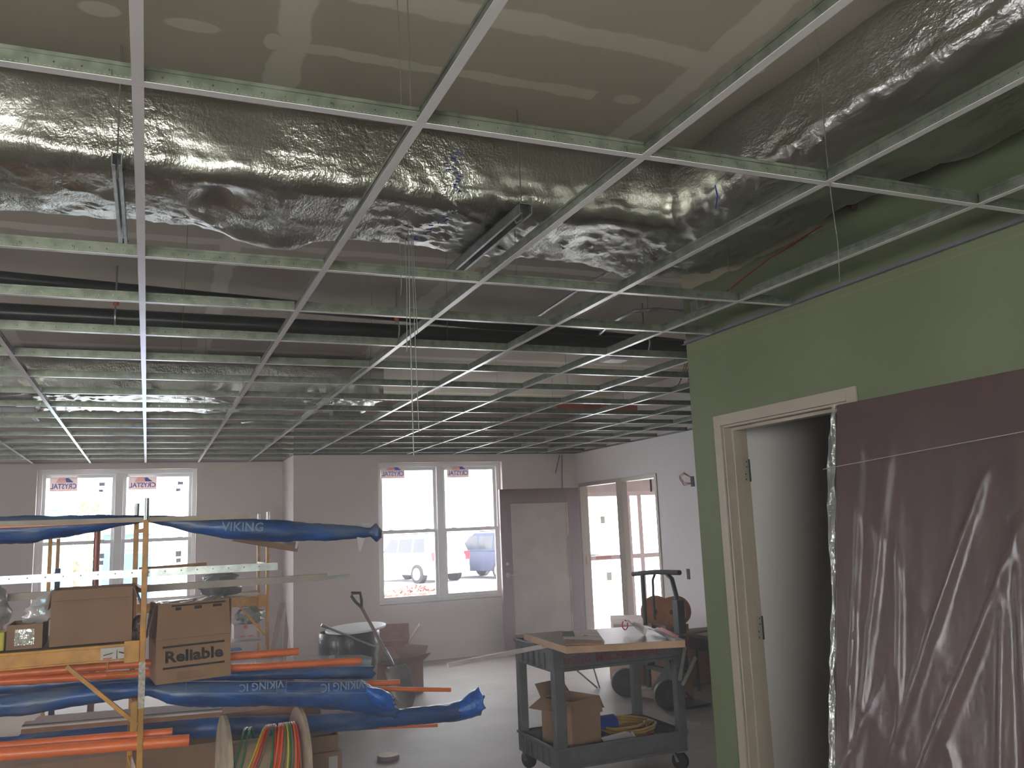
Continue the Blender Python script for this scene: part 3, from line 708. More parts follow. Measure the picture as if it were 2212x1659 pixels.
# blue hand-written marks on the foil
BM = mat('blue_marker_ink', (30, 56, 130), .5, var=0)
b = MB(); rm = random.Random(2)
for k in range(26):
    t_ = k/25; x = 1.02+rm.uniform(-.022, .022)
    if t_ < .6: p = Vector((x, 2.905-.006, 3.0-.17*t_/.6)); q = p+Vector((rm.uniform(-.02, .02), -.003, rm.uniform(-.02, .004)))
    else: p = Vector((x-.10*(t_-.6), 2.95+(t_-.6)*.9, 2.768)); q = p+Vector((rm.uniform(-.025, .025), rm.uniform(-.02, .02), -.001))
    b.tube([p, (p+q)/2+Vector((rm.uniform(-.012, .012), 0, 0)), q], .0028, 5)
b.build('marker_writing', BM, dA)
b = MB(); b.tube([ony(1545, 400, 2.62)+Vector((0, 0, 0)), ony(1550, 425, 2.62), ony(1546, 450, 2.62)], .003, 5); b.build('marker_writing', BM, dA)

def strut(label, x, y0, y1, z, rods, w=.041):
    r = thing('strut_channel', label, 'strut', (x, (y0+y1)/2, z))
    b = MB(); b.box((x-w/2, y0, z), (x-w/2+.003, y1, z+.041)); b.box((x+w/2-.003, y0, z), (x+w/2, y1, z+.041)); b.box((x-w/2, y0, z+.038), (x+w/2, y1, z+.041))
    b.box((x-w/2+.003, y0, z), (x-w/2+.011, y1, z+.003)); b.box((x+w/2-.011, y0, z), (x+w/2-.003, y1, z+.003)); b.build('channel', GALV, r)
    for y in rods: b = wire([(x, y, z-.03), (x, y, DZ)], .0028); b.build('threaded_rod', WIRE, r)
    b = MB(); b.tube([(x-w/2-.004, y1-.10, z+.03), (x-.01, y1-.09, z-.006), (x+w/2+.004, y1-.08, z+.02)], .002, 5); b.tube([(x-w/2-.004, y0+.08, z+.03), (x, y0+.09, z-.006), (x+w/2+.004, y0+.07, z+.02)], .002, 5); b.build('tie_wire', WIRE, r)
strut('galvanised strut slung under the duct beside the leftmost full grid line', -.117, 2.79, 3.67, 2.745, (2.83, 3.62), .03)
strut('galvanised strut slung diagonally in view under the middle of the duct', 1.265, 2.80, 3.66, 2.738, (2.84,), .052)
def conduit(label, pts, r=.0105, m=None, name='conduit'):
    b = MB(); b.tube(pts, r, 8); o = b.build(name, m or GALV); tag(o, label, 'conduit' if m is None else 'pipe'); return o
conduit('straight galvanised conduit above the grid just past the duct elbow', [(2.55, 4.3, 3.1), (2.56, 5.0, 3.1), (2.60, 5.75, 3.1)])
p = [onz(1290, 725, 3.08), onz(1330, 692, 3.08), onz(1372, 672, 3.08), onz(1420, 668, 3.08), onz(1486, 674, 3.08)]
conduit('bent galvanised conduit above the grid by the green wall corner', [p[0], p[0].lerp(p[1], .5), p[1], (p[1]+p[2])/2+Vector((-.01, .02, 0)), p[2], p[3], p[4]], .013)
conduit('thick black sprinkler main running straight across above the grid', [(-4.5, 5.30, 2.86), (5.38, 5.36, 2.86)], .057, BLACKP, 'sprinkler_pipe')
conduit('thinner dark tube crossing at a slant above the sprinkler main', [(-4.5, 4.95, 3.06), (-.9, 5.32, 3.06), (1.7, 5.74, 3.07), (4.2, 6.15, 3.08)], .042, BLACKP, 'dark_tube')  # plain dark tube set along a slanted dark band
conduit('small galvanised pipe lying just above the sprinkler main', [(-4.5, 5.16, 2.95), (5.38, 5.20, 2.95)], .016, None)
for k, x in enumerate((-.20, 1.45, 3.3)):
    r = thing('pipe_hanger', ('clevis hanger on the black main beside the leftmost full grid line', 'clevis hanger on the black main in mid picture', 'clevis hanger on the black main near the green wall corner')[k], 'hanger', (x, 5.31, 2.80))
    b = MB(); b.tube([(x, 5.31+.066*math.sin(a), 2.86-.066*math.cos(a)) for a in [2*PI*q/20 for q in range(21)]], .005, 6); b.build('ring', GALV, r)
    b = MB(); b.tube([(x, 5.31, 2.93), (x, 5.31, DZ)], .005, 6); b.build('rod', WIRE, r)
    b = MB(); b.disc((x, 5.31, 2.945), (0, 0, 1), .016, .03, 6); b.build('nut', mat('orange_clip', (176, 92, 50), .5, var=0), r)
# red wire stapled along the green wall above the grid, junction box, small bracket
pts = [onx(1775, 488, 2.692), onx(1742, 508, 2.692), onx(1700, 536, 2.69), onx(1662, 558, 2.692), onx(1640, 575, 2.69), onx(1606, 600, 2.692), onx(1575, 625, 2.692), onx(1540, 646, 2.69), onx(1500, 672, 2.692)]
b = wire(pts, .0028); tag(b.build('red_wire', mat('red_wire_jacket', (150, 24, 26), .5, var=0)), 'thin red fire alarm wire along the green wall above the grid', 'wire')
p = onx(1508, 662, 2.67); b = MB(); b.box((2.64, p.y-.03, p.z-.03), (2.70, p.y+.03, p.z+.03)); tag(b.build('junction_box', GALV, bevel=.003), 'small metal junction box high on the green wall by its corner', 'junction box')
p = onx(1843, 443, 2.69); b = MB(); b.prism([(p.y-.022, p.z+.014), (p.y+.024, p.z+.012), (p.y+.02, p.z-.004), (p.y+.004, p.z-.006), (p.y-.004, p.z-.026), (p.y-.014, p.z-.008)], 'x', 2.67, 2.70)
tag(b.build('bracket', mat('rusty_brown', (70, 44, 36), .7)), 'small dark rusty bracket on the green wall under the duct', 'bracket')
# far fittings above the grid
def lampbox(label, px, py, z, w, d, name='light_fixture', m=VINYL, cat='fixture', h=.08):
    p = onz(px, py, z); r = thing(name, label, cat, (p.x, p.y, z))
    b = MB(); b.box((p.x-w/2, p.y-d/2, z), (p.x+w/2, p.y+d/2, z+h)); b.build('housing', m, r, .01)
    b = MB(); b.box((p.x-w*.4, p.y-d*.4, z-.006), (p.x+w*.4, p.y+d*.4, z)); b.build('cover', WHITE, r)
    return r
lampbox('white air grille box above the grid at the far left', 32, 905, 2.64, .34, .34)
lampbox('small white fixture plate above the grid left of the green wall corner', 1330, 779, 2.93, .22, .2)
lampbox('shiny metal box above the grid over the column corner', 745, 903, 2.68, .26, .2, 'junction_box', STEEL, 'junction box')
r = thing('steel_channel', 'rust red steel channel above the grid over the entrance', 'channel', (4.8, 8.8, 2.84))
b = MB(); b.box((4.25, 8.78, 2.84), (5.30, 8.79, 2.94)); b.box((4.25, 8.79, 2.84), (5.30, 8.84, 2.85)); b.box((4.25, 8.79, 2.93), (5.30, 8.84, 2.94)); b.build('web', mat('red_oxide_primer', (176, 92, 68), .6), r)
for k, (x, y, lb) in enumerate(((4.6, 6.3, 'loose wires dangling from the deck left of the green wall corner'), (5.0, 7.3, 'thin red wires curled above the grid beside the green wall'))):
    b = MB()
    for q in range(4):
        b.tube([(x+.03*q, y, DZ), (x+.02*q-.03, y+.02, 3.05), (x+.05*q-.1+rw.uniform(-.05, .05), y, 2.95), (x+.06*q-.14, y+.03, 2.9)], .004, 5)
    tag(b.build('loose_wires', mat('dark_wire', (60, 52, 50), .6) if k == 0 else mat('red_wire_jacket', (150, 24, 26))), lb, 'wires')
conduit('thin grey flexible conduit above the grid in front of the column corner', [(.9, 9.6, 2.8), (1.0, 9.3, 2.78), (1.5, 9.25, 2.76), (1.9, 9.2, 2.75)], .009)

# ================================================================== ENTRANCE DOOR LEAF
r = thing('wooden_door', 'maroon wooden door with large paper-covered glass, standing open beside the entrance', 'door', (4.75, 10.47, 0), kind='thing')
x0, x1, yd, zt = 4.17, 5.30, 10.44, 2.065
f = MB(); f.box((x0, yd, .01), (x0+.15, yd+.045, zt)); f.box((x1-.17, yd, .01), (x1, yd+.045, zt)); f.box((x0+.15, yd, zt-.19), (x1-.17, yd+.045, zt)); f.box((x0+.15, yd, .01), (x1-.17, yd+.045, .24)); f.build('frame', WOODM, r, .003)
b = MB(); b.box((x0+.15, yd+.014, .24), (x1-.17, yd+.03, zt-.19)); b.build('papered_glass', mat('masking_paper', (160, 149, 138), .7, var=.08, vscale=3), r)
b = MB()
for (p, q, s_, t_) in ((x0+.15, x0+.16, .24, zt-.19), (x1-.18, x1-.17, .24, zt-.19)): b.box((p, yd-.004, s_), (q, yd+.014, t_))
b.box((x0+.16, yd-.004, zt-.20), (x1-.18, yd+.014, zt-.19)); b.box((x0+.16, yd-.004, .24), (x1-.18, yd+.014, .25)); b.build('glazing_bead', mat('tan_bead', (176, 158, 142), .5), r)
b = MB(); b.disc((x0+.07, yd-.006, .98), (0, 1, 0), .028, .012, 20); b.tube([(x0+.07, yd-.01, .98), (x0+.07, yd-.045, .98), (x0+.09, yd-.05, .98), (x0+.18, yd-.05, .978)], .009, 8); b.build('lever_handle', STEEL, r)
b = MB(); b.disc((x0+.07, yd-.006, 1.12), (0, 1, 0), .02, .012, 18); b.build('lock_cylinder', STEEL, r)
def filmgrid(nx, nz, fn): 
    b = MB(); b.v = [Vector(fn(i/nx, k/nz)) for k in range(nz+1) for i in range(nx+1)]; b.f = [(k*(nx+1)+i, k*(nx+1)+i+1, (k+1)*(nx+1)+i+1, (k+1)*(nx+1)+i) for k in range(nz) for i in range(nx)]; b.sm = True; return b
b = filmgrid(40, 60, lambda u, v: (x0-.01+(x1-x0+.03)*u, yd-.02-.02*abs(noise.noise(Vector((u*5, v*4, 3)))), .25+(zt-.24)*v))
b.build('plastic_wrap', film_mat('door_wrap_film', opac=.018, gloss=.06, scale=4, rough=.2), r)
b = MB(); b.box((x1-.19, yd-.012, .9), (x1-.175, yd-.008, 1.45)); b.box((x1-.19, yd-.012, .45), (x1-.175, yd-.008, .75)); b.build('torn_tape', mat('torn_brown_tape', (96, 60, 54), .6), r)

# ================================================================== WRAPPED SLAB ON THE RIGHT
r = thing('wrapped_door_slab', 'dark brown door slab wrapped in clear plastic, leaning on the green wall by the doorway', 'door slab', (2.35, 2.2, 0), kind='thing')
TOP = Vector((2.655, 2.80, 2.045)); BOT = Vector((2.36, 2.77, 0.0)); RG = Vector((0, -1, 0)); Wd_ = 1.42
upv = (TOP-BOT).normalized(); nrm = RG.cross(upv).normalized()
if nrm.x > 0: nrm = -nrm
H_ = (TOP-BOT).length
b = MB(); cc = (TOP+BOT)/2+RG*Wd_/2-nrm*.022; b.obox(cc, RG, upv, nrm, Wd_/2, H_/2, .022)
SLABM = mat('brown_slab_veneer', (66, 40, 37), .5, var=.12, vscale=5, stretch=(3, 3, .5))
b.build('slab', SLABM, r, .003)
def fold(u, v):
    # soft vertical hangs at the right, long diagonal folds in the middle
    x = u*Wd_; z = v*H_; h = .010
    for cx, sl, w, a, z0_, z1_ in ((.17, .16, .010, .02, .6, 1.95), (.40, .42, .012, .035, .55, 1.75), (.57, .50, .016, .04, .4, 1.6), (.10, .06, .008, .02, .2, 2.0), (.33, .02, .008, .018, .8, 1.7),
                                  (.75, .05, .016, .045, .05, 1.55), (.84, -.02, .022, .05, 0, 1.9), (1.02, .04, .015, .04, .1, 1.9), (.25, .55, .010, .02, .1, 1.0), (.48, -.3, .012, .02, .05, .9)):
        xc = cx+(z-1.0)*sl
        if z0_ < z < z1_:
            k = math.sin(PI*(z-z0_)/(z1_-z0_))**.6; h += .62*a*k*math.exp(-((x-xc)/(w*1.6))**2)
    h += .003*(.5-abs(noise.noise(Vector((x*9, z*1.3, 0)))))**2*3+.008*(.5-abs(noise.noise(Vector((x*2.5+z*1.5, z*1.5, 4)))))**2*3
    return h
def fp(u, v):
    e = 0
    if u < 0: # loose flap past the left edge of the slab
        e = u
    return TOP*0+BOT+RG*(Wd_*u)+upv*(H_*v)+nrm*(fold(u, v) if u > 0 else .004)
wf = [.016, .05, .07, .05]
def left_flap(u, v): # the wrap stands off the slab edge
    k = .030*(1-math.exp(-((1-v)*14)))+.012*noise.noise(Vector((0, v*9, 1)))+.022*math.exp(-((v-.86)/.10)**2)-.012*math.exp(-((v-.62)/.1)**2)
    return BOT+RG*(-k*(1-u))+upv*(H_*v)+nrm*(.010*math.sin(PI*u)+.006)+nrm*.012*noise.noise(Vector((u*3, v*22, 7)))
FLM = film_mat('thick_wrap_film', (.80, .80, .86), opac=.025, gloss=.075, rough=.30, scale=4, bump=.35, st=(1, 1.4, .35))
b = filmgrid(170, 210, fp); b.build('plastic_wrap', FLM, r)
b = filmgrid(10, 160, left_flap); b.build('wrap_edge', film_mat('thick_wrap_edge', (.80, .84, .86), opac=.14, gloss=.16, rough=.25, scale=9, bump=.6, st=(1, 1, .6)), r)
b = MB(); p = BOT+upv*(H_*.868)+nrm*.03+RG*-.045; q = BOT+upv*(H_*.905)+nrm*.03+RG*1.25; b.tube([p, p.lerp(q, .3)+nrm*.004, p.lerp(q, .7)+nrm*.002, q], .0014, 5); b.build('wrap_fold_line', film_mat('seam_film', (.9, .9, .9), opac=.4, gloss=.2), r)

# ================================================================== SCAFFOLD RACKS
def scaffold(label, xr, y0, y1, L, ztop, zplat, skew=0, brace=True, rungs=(.33, .68, 1.33, 1.655)):
    r = thing('scaffold', label, 'scaffold', (xr-L/2, (y0+y1)/2, 0)); t = .015
    for x_, y in ((xr, y0), (xr+skew, y1), (xr-L, y0), (xr-L+skew, y1)):
        for x in (x_,):
            b = MB(); b.box((x-t, y-t, .13), (x+t, y+t, ztop-.12)); po = b.build('post', YEL, r, .003)
            b = MB(); b.tube([(x, y, ztop-.12), (x, y, ztop)], .0145, 10); b.build('coupling_pin', GALV, po)
            b = MB(); b.disc((x, y+.02, .065), (1, 0, 0), .062, .03, 20); ca = b.build('caster', BLACK, r)
            b = MB(); b.box((x-.02, y-.02, .12), (x+.02, y+.02, .135)); b.box((x-.022, y-.01, .05), (x-.018, y+.03, .12)); b.box((x+.018, y-.01, .05), (x+.022, y+.03, .12)); b.build('fork', GALV, ca)
    for x in (xr, xr-L):
        for z in rungs: b = MB(); b.beam((x, y0+t, z), (x+skew, y1-t, z), .022, .022); b.build('rung', YEL, r)
    for y in (y0, y1):
        b = MB(); b.box((xr-L+t, y-.012, zplat-.085), (xr-t, y+.012, zplat)); b.box((xr-L+t, y-.02, zplat-.014), (xr-t, y+.02, zplat)); b.box((xr-L+t, y-.02, zplat-.085), (xr-t, y+.02, zplat-.075)); sr = b.build('side_rail', YEL, r, .002)
        b = MB(); b.box((xr-t-.075, y-.024, zplat-.10), (xr-t, y-.012, zplat+.012)); b.build('rail_bracket', YEL, sr, .002)
        if brace:
            b = MB(); b.beam((xr-.36, y-.012, zplat-.09), (xr-.015, y-.012, zplat-.42), .02, .028, (0, 1, 0)); b.build('brace', YEL, r)
            b = MB(); b.box((xr-.05, y-.022, zplat-.45), (xr-.015, y+.0, zplat-.30)); b.build('brace_socket', YEL, r, .003)
    b = MB(); b.box((xr-L+t, y0+.02, zplat-.022), (xr-t, y1-.02, zplat-.004)); b.build('platform', mat('platform_board', (150, 128, 98), .8, var=.12), r)
    return r
SA = scaffold('nearer yellow scaffold rack at the left, loaded with cartons and pipes', -.008, 5.2, 5.94, 1.83, 1.83, 1.065, skew=-.056)
lb = MB(); pa = ony(218, 1393, 5.186); pb = ony(281, 1408, 5.186)
lb.box((pa.x, 5.1865, 1.065-.080), (pb.x, 5.1872, 1.065-.016)); sl = lb.build('warning_label', mat('white_label', (200, 196, 196), .6, var=0), SA)
w_ = pb.x-pa.x; k = MB(); k.box((pa.x+.012, 5.1855, .992), (pa.x+.055, 5.1865, .999)); k.build('red_stripe', RED, sl)
k = MB(); k.beam((pa.x+.013, 5.186, 1.012), (pa.x+.058, 5.186, 1.022), .004, .004, (0, 1, 0)); k.beam((pa.x+w_*.55, 5.186, 1.035), (pa.x+w_*.55, 5.186, .993), .003, .003, (0, 1, 0)); k.beam((pa.x+w_*.62, 5.186, 1.024), (pa.x+w_*.9, 5.186, 1.012), .006, .004, (0, 1, 0)); k.prism([(pa.x+w_*.52, 1.0), (pa.x+w_*.58, 1.0), (pa.x+w_*.55, .990)], 'y', 5.185, 5.1865); k.build('label_print', INK, sl)
# white tape patch on the near post
za = ony(312, 1430, 5.18).z; zb = ony(310, 1530, 5.18).z
b = MB(); b.box((-.0245, 5.1835, zb), (.0085, 5.2165, za)); b.build('white_tape', mat('scuffed_white_tape', (196, 188, 180), .7, var=.15, vscale=60), SA)
b = MB(); b.tube([ony(232, 1424, 5.20), ony(233, 1440, 5.2), ony(230, 1460, 5.2), ony(300, 1452, 5.2)], .004, 6); b.build('locking_wire', YEL, SA)
SB = scaffold('farther yellow scaffold rack standing against the daylight of the left window', 1.055, 8.6, 9.34, 1.83, 1.82, 1.045, brace=False, skew=.0)
b = MB(); b.beam(ony(512, 1303, 8.585), ony(572, 1372, 8.585), .02, .028, (0, 1, 0)); b.build('brace', YEL, SB)

# ================================================================== LONG STOCK ON THE NEAR SCAFFOLD
def pix(pts, Y): return [ony(px, py, Y) for px, py in pts]
def bag(label, pts, Y, m=BLUE, seed=0, flare=None, group=None, tail=None, name='pipe_bag'):
    """poly sleeve full of pipes; pts: (px, top, bottom); real depth Y; section sags and wrinkles"""
    r = thing(name, label, 'pipe bag', tuple(ony(pts[0][0], (pts[0][1]+pts[0][2])/2, Y)))
    P = []
    for px, t_, b_ in pts:
        a = ony(px, t_, Y); c = ony(px, b_, Y); P.append(((a+c)/2, (a-c).length/2))
    # resample
    Q = []
    for (p, h), (q, g) in zip(P[:-1], P[1:]):
        n = max(2, int((q-p).length/.025))
        for i in range(n):
            f = i/n; f2 = f*f*(3-2*f); Q.append((p.lerp(q, f), h+(g-h)*f2))
    Q.append(P[-1]); b = MB(); n = 28; k0 = 0
    for i, (p, h) in enumerate(Q):
        for j in range(n):
            a = 2*PI*j/n; x = math.cos(a); z = math.sin(a)
            v = Vector((p.x, p.y+x*h*.95, p.z+z*h))
            w = .5-abs(noise.noise(Vector((p.x*5+seed, a*1.2 if a < PI else (2*PI-a)*1.2, seed))))
            w2 = .5-abs(noise.noise(Vector((p.x*16+seed, v.y*20, v.z*26))))
            k = 1+(w-.35)*.16+(w2-.35)*.14
            if flare and i > len(Q)-flare: k *= 1+.22*math.sin(a*7+seed)*(i-(len(Q)-flare))/flare
            b.v.append(Vector((p.x+(.012*math.sin(a*5+seed) if i == len(Q)-1 else 0), p.y+x*h*.95*k, p.z+z*h*k)))
    for i in range(len(Q)-1):
        for j in range(n): a = i*n+j; c = i*n+(j+1) % n; b.f.append((a, c, c+n, a+n))
    b.f.append(tuple(range(n))[::-1]); b.f.append(tuple((len(Q)-1)*n+j for j in range(n))); b.sm = True
    o = b.build('poly_sleeve', m, r)
    return r
YU = 5.56
BU = bag('long blue poly bag of pipes across the top of the near scaffold', [(-160, 1110, 1178), (0, 1116, 1176), (60, 1114, 1174), (130, 1113, 1163), (205, 1112, 1150), (270, 1113, 1135), (318, 1113, 1128), (360, 1113, 1137), (420, 1117, 1152), (500, 1120, 1165), (600, 1123, 1171), (700, 1131, 1169), (770, 1136, 1164), (800, 1140, 1160), (812, 1130, 1170), (820, 1140, 1166)], YU, seed=1, flare=4)
p = ony(575, 1141, YU-.09); 
text('VIKING', .075, ony(525, 1139, YU-.085), (1, 0, -.05), (.05, 0, 1), CREAM, 'printed_name', BU, width=.24, bold=.001)
b = MB(); b.prism([(p_.x, p_.z) for p_ in pix(((771, 1160), (788, 1163), (779, 1191), (775, 1191)), YU-.05)], 'y', YU-.052, YU-.046); b.build('paper_tag', mat('white_tag', (214, 212, 220), .7, var=0), BU)
b = MB(); b.box((ony(780, 1132, YU-.03).x, YU-.04, ony(780, 1134, YU).z), (ony(796, 1132, YU).x, YU+.02, ony(780, 1131, YU).z)); b.build('tie_end', mat('white_tag', (214, 212, 220)), BU)
YB1, YB2, YB3 = 5.76, 5.50, 5.98
B1 = bag('upper blue poly sleeve of pipes lying behind the carton with the black lettering', [(-160, 1474, 1512), (0, 1466, 1500), (150, 1462, 1490), (300, 1452, 1476), (400, 1448, 1472), (500, 1446, 1470), (640, 1441, 1468), (760, 1439, 1468), (806, 1438, 1466)], YB1, seed=4)
B2 = bag('wide blue poly bag of pipes with printed sides sagging across the near scaffold', [(-160, 1505, 1566), (0, 1501, 1550), (60, 1494, 1545), (130, 1485, 1532), (210, 1476, 1519), (290, 1471, 1507), (320, 1472, 1503), (370, 1474, 1523), (430, 1472, 1528), (520, 1470, 1526), (640, 1468, 1526), (720, 1467, 1534), (780, 1467, 1540), (815, 1490, 1548), (856, 1526, 1552)], YB2, seed=8)
text('VIKING IC', .07, ony(740, 1481, YB2-.105), (-1, 0, .0), (0, 0, -1), CREAM, 'printed_name', B2, width=.26, bold=.001)
text('VIKING IC', .06, ony(565, 1481, YB2-.10), (-1, 0, .0), (0, 0, -1), CREAM, 'printed_name', B2, width=.25, bold=.001)
bf = MB()
for xa, xb in ((402, 598), (618, 792)):
    for q in (1, 0):
        y_ = (1472, 1497)[q]; bf.beam(ony(xa, y_, YB2-.108), ony(xb, y_, YB2-.108), .002, .003)
    for x_ in (xa, xb): bf.beam(ony(x_, 1472, YB2-.108), ony(x_, 1497, YB2-.108), .002, .003, (0, 1, 0))
bf.build('printed_frames', CREAM, B2)
bag('crumpled bright blue bag mouth gathered at the end of the wide bag', [(792, 1482, 1500), (806, 1484, 1520), (825, 1488, 1530), (843, 1496, 1534), (850, 1508, 1528)], YB2-.07, m=BLUEB, seed=3, flare=3, name='bag_mouth')
B3 = bag('lowest long blue poly bag of pipes with flared end over the floor', [(-160, 1592, 1622), (0, 1588, 1616), (60, 1580, 1612), (160, 1572, 1602), (280, 1560, 1594), (400, 1553, 1596), (470, 1549, 1593), (600, 1545, 1588), (700, 1542, 1583), (800, 1536, 1575), (900, 1527, 1565), (970, 1520, 1560), (990, 1514, 1557)], YB3, seed=12)
bag('bright blue flared mouth at the right end of the lowest bag', [(982, 1519, 1556), (1000, 1508, 1556), (1018, 1494, 1552), (1034, 1484, 1545), (1039, 1492, 1538)], YB3, m=BLUEB, seed=2, flare=4)
def pipe(label, pts, Y, hp, Y2=None, m=ORANGE, group=None, name='plastic_pipe'):
    a = ony(*pts[0], Y); c = ony(*pts[1], Y2 or Y); r = hp*(a.y*.93)/FPX
    b = MB(); n = 16; d = (c-a).normalized(); b.tube([a, a.lerp(c, .5), c], r, n, cap=False)
    # bore at the open end
    b.tube([c, c-d*.03], r*.84, n, cap=False); k = len(b.v)
    for j in range(n):
        b.f.append((2*n+j, 2*n+(j+1) % n, 3*n+(j+1) % n, 3*n+j))
    b.f.append(tuple(4*n+j for j in range(n)))
    o = b.build(name, m); return tag(o, label, 'pipe', group)
pipe('orange plastic pipe at bottom left, lower and longer of the two in front', ((-160, 1643), (408, 1599)), 5.22, 12)
pipe('orange plastic pipe at bottom left, upper and shorter of the two in front', ((-160, 1626), (372, 1582)), 5.34, 9)
pipe('orange plastic pipe lying highest behind the lettered carton', ((-160, 1470), (645, 1407)), 5.62, 8)
pipe('orange plastic pipe second from top, ending inside a clear bag', ((-160, 1482), (780, 1427)), 5.70, 8, 5.66)
pipe('orange plastic pipe third from top, half hidden under a dull film', ((-160, 1474), (760, 1436)), 5.80, 6, 5.8)
pipe('short orange pipe end above the longer thin one, pointing at the shovel', ((500, 1486), (863, 1474)), 5.62, 6, 5.7)
pipe('thin orange pipe sticking out farthest toward the room centre', ((500, 1484), (973, 1490)), 5.52, 5, 5.6)
pipe('thin orange pipe peeking out below the lowest blue bag', ((600, 1580), (945, 1567)), 6.0, 3.5)
# clear sleeve over the second pipe
b = MB(); q = [ony(500, 1434, 5.7), ony(640, 1431, 5.69), ony(780, 1427, 5.68), ony(800, 1430, 5.68)]; b.tube(q, [.036, .036, .036, .03], 14)
tag(b.build('clear_sleeve', film_mat('clear_bag_film', (.6, .68, .8), opac=.25, gloss=.12, rough=.25, scale=6)), 'clear plastic sleeve around the end of the second orange pipe', 'plastic sleeve')
# flat profiles
def strip(name, label, pts, Y, hp, dep, m, cat, Y2=None):
    a = ony(*pts[0], Y); c = ony(*pts[1], Y2 or Y); h = 2*hp*(Y*.93)/FPX
    b = MB(); b.beam(a, c, dep, h, (0, 0, 1)); return tag(b.build(name, m, bevel=.001), label, cat)
strip('tee_bundle', 'pale wooden lath lying along the front of the topmost blue bag', ((-160, 1136), (540, 1116)), 5.44, 5, .05, mat('pale_lath', (176, 164, 150), .6), 'lath')
strip('orange_lath', 'thin orange strip just under the pale lath at upper left', ((-160, 1146), (300, 1125)), 5.45, 2.4, .03, ORANGE, 'strip')
r = thing('steel_angle', 'perforated galvanised steel angle laid level across the near scaffold', 'angle', tuple(ony(300, 1236, 5.3)))
a = ony(-160, 1262, 5.28); c = ony(600, 1223, 5.28); b = MB(); b.beam(a, c, .003, .042, (0, 0, 1)); n_ = len(b.f); b.beam(a+Vector((0, .02, -.02)), c+Vector((0, .02, -.02)), .04, .003); b.build('angle', GALV, r)
b = MB(); d = (c-a); L = d.length; d.normalize()
for k in range(int(L/.084)): p = a+d*(.03+.084*k); b.disc(p+Vector((0, -.0018, .004)), (0, 1, 0), .0036, .001, 10)
b.build('punched_holes', INK, r)
strip('brown_lath', 'dark brown thin lath resting on the steel angle', ((300, 1229), (446, 1218)), 5.34, 3, .04, BROWNF, 'lath')
strip('white_profile', 'long off-white ceiling profile reaching past the carton to the right', ((-160, 1302), (706, 1246)), 5.7, 7.2, .045, mat('offwhite_profile', (178, 168, 160), .6), 'profile')
strip('profile_connector', 'grey metal end clip sticking out of the long off-white profile', ((700, 1249), (756, 1243)), 5.72, 3.2, .02, GALV, 'clip')
r = thing('long_carton', 'brown carton tube under the topmost blue bag, open end facing right', 'carton', tuple(ony(600, 1180, 5.72)))
a = ony(505, 1163, 5.70); c = ony(640, 1186, 5.72); b = MB(); b.beam(a, c, .10, .034); b.build('sleeve', CARD, r)
b = MB(); b.beam(c+Vector((-.07, 0, .03)), c+Vector((.0, 0, .025)), .09, .04); b.build('end_roll', mat('grey_roll', (110, 104, 108), .7), r)
b = MB(); b.beam(c+Vector((-.012, -.052, .03)), c+Vector((.001, -.052, .028)), .006, .05); b.build('white_end', VINYL, r)
# white trim cartons between the two lowest bags
r = thing('trim_carton', 'long white trim carton with brown edges below the wide blue bag', 'carton', tuple(ony(200, 1560, 5.7)))
WC = mat('white_carton', (196, 186, 182), .8, var=.03)
a = ony(46, 1571, 5.58); c = ony(480, 1534, 5.60); dx = (c-a)
b = MB(); b.add([a, c, c+Vector((0, .30, .0)), a+Vector((0, .30, 0)), a+Vector((0, 0, -.035)), c+Vector((0, 0, -.035)), c+Vector((0, .3, -.035)), a+Vector((0, .3, -.035))], [(0, 1, 2, 3), (7, 6, 5, 4), (0, 4, 5, 1), (1, 5, 6, 2), (2, 6, 7, 3), (3, 7, 4, 0)]); b.build('carton_body', WC, r)
b = MB(); b.beam(a+Vector((0, -.004, -.022)), c+Vector((0, -.004, -.022)), .006, .022); b.build('brown_edge', BROWNF, r)
b = MB(); b.beam(a+Vector((.0, .03, .004)), c+Vector((0, .03, .004)), .008, .003); b.build('dark_seam', INK, r)
r2 = thing('trim_carton', 'plain white trim panel leaning out at the lower left corner', 'carton', tuple(ony(20, 1570, 5.55)))
b = MB(); vs = pix(((-120, 1556), (90, 1540), (40, 1590), (-120, 1600)), 5.75); b.add(vs+[v+Vector((0, .03, 0)) for v in vs], [(0, 1, 2, 3), (7, 6, 5, 4), (0, 4, 5, 1), (1, 5, 6, 2), (2, 6, 7, 3), (3, 7, 4, 0)]); b.build('carton_body', WC, r2)
# bottom cartons on the floor / lowest rung
card_box('cardboard_carton', 'long low cardboard carton at the bottom left under the orange pipes', 'box', (-.35, 6.25, .0), 2.1, .5, .34, 0, hollow=False)
card_box('cardboard_carton', 'dark brown carton glimpsed between the blue bags above the wire reel', 'box', tuple(ony(530, 1556, 6.35)), .95, .3, .085, 0, hollow=False, cardm=BROWNF)
g_, T, R = card_box('cardboard_carton', 'lower of the two small cartons on the floor right of the wire reel', 'box', (1.03, 6.42, 0), .46, .36, .13, .03, hollow=False)
k = MB(); k.box((.14, -.1825, .02), (.20, -.1805, .10)); kk = MB(); kk.add([T(v) for v in k.v], k.f); kk.build('shipping_label', mat('white_label', (200, 196, 196)), g_)
card_box('cardboard_carton', 'upper small carton with crushed flap right of the wire reel', 'box', (1.04, 6.44, .135), .42, .36, .10, -.05, hollow=True, flaps=((1, .06, -.9), (3, .1, .3)))
card_box('cardboard_carton', 'topmost thin carton on the pile right of the wire reel', 'box', (.98, 6.46, .24), .46, .34, .05, .02, hollow=False)

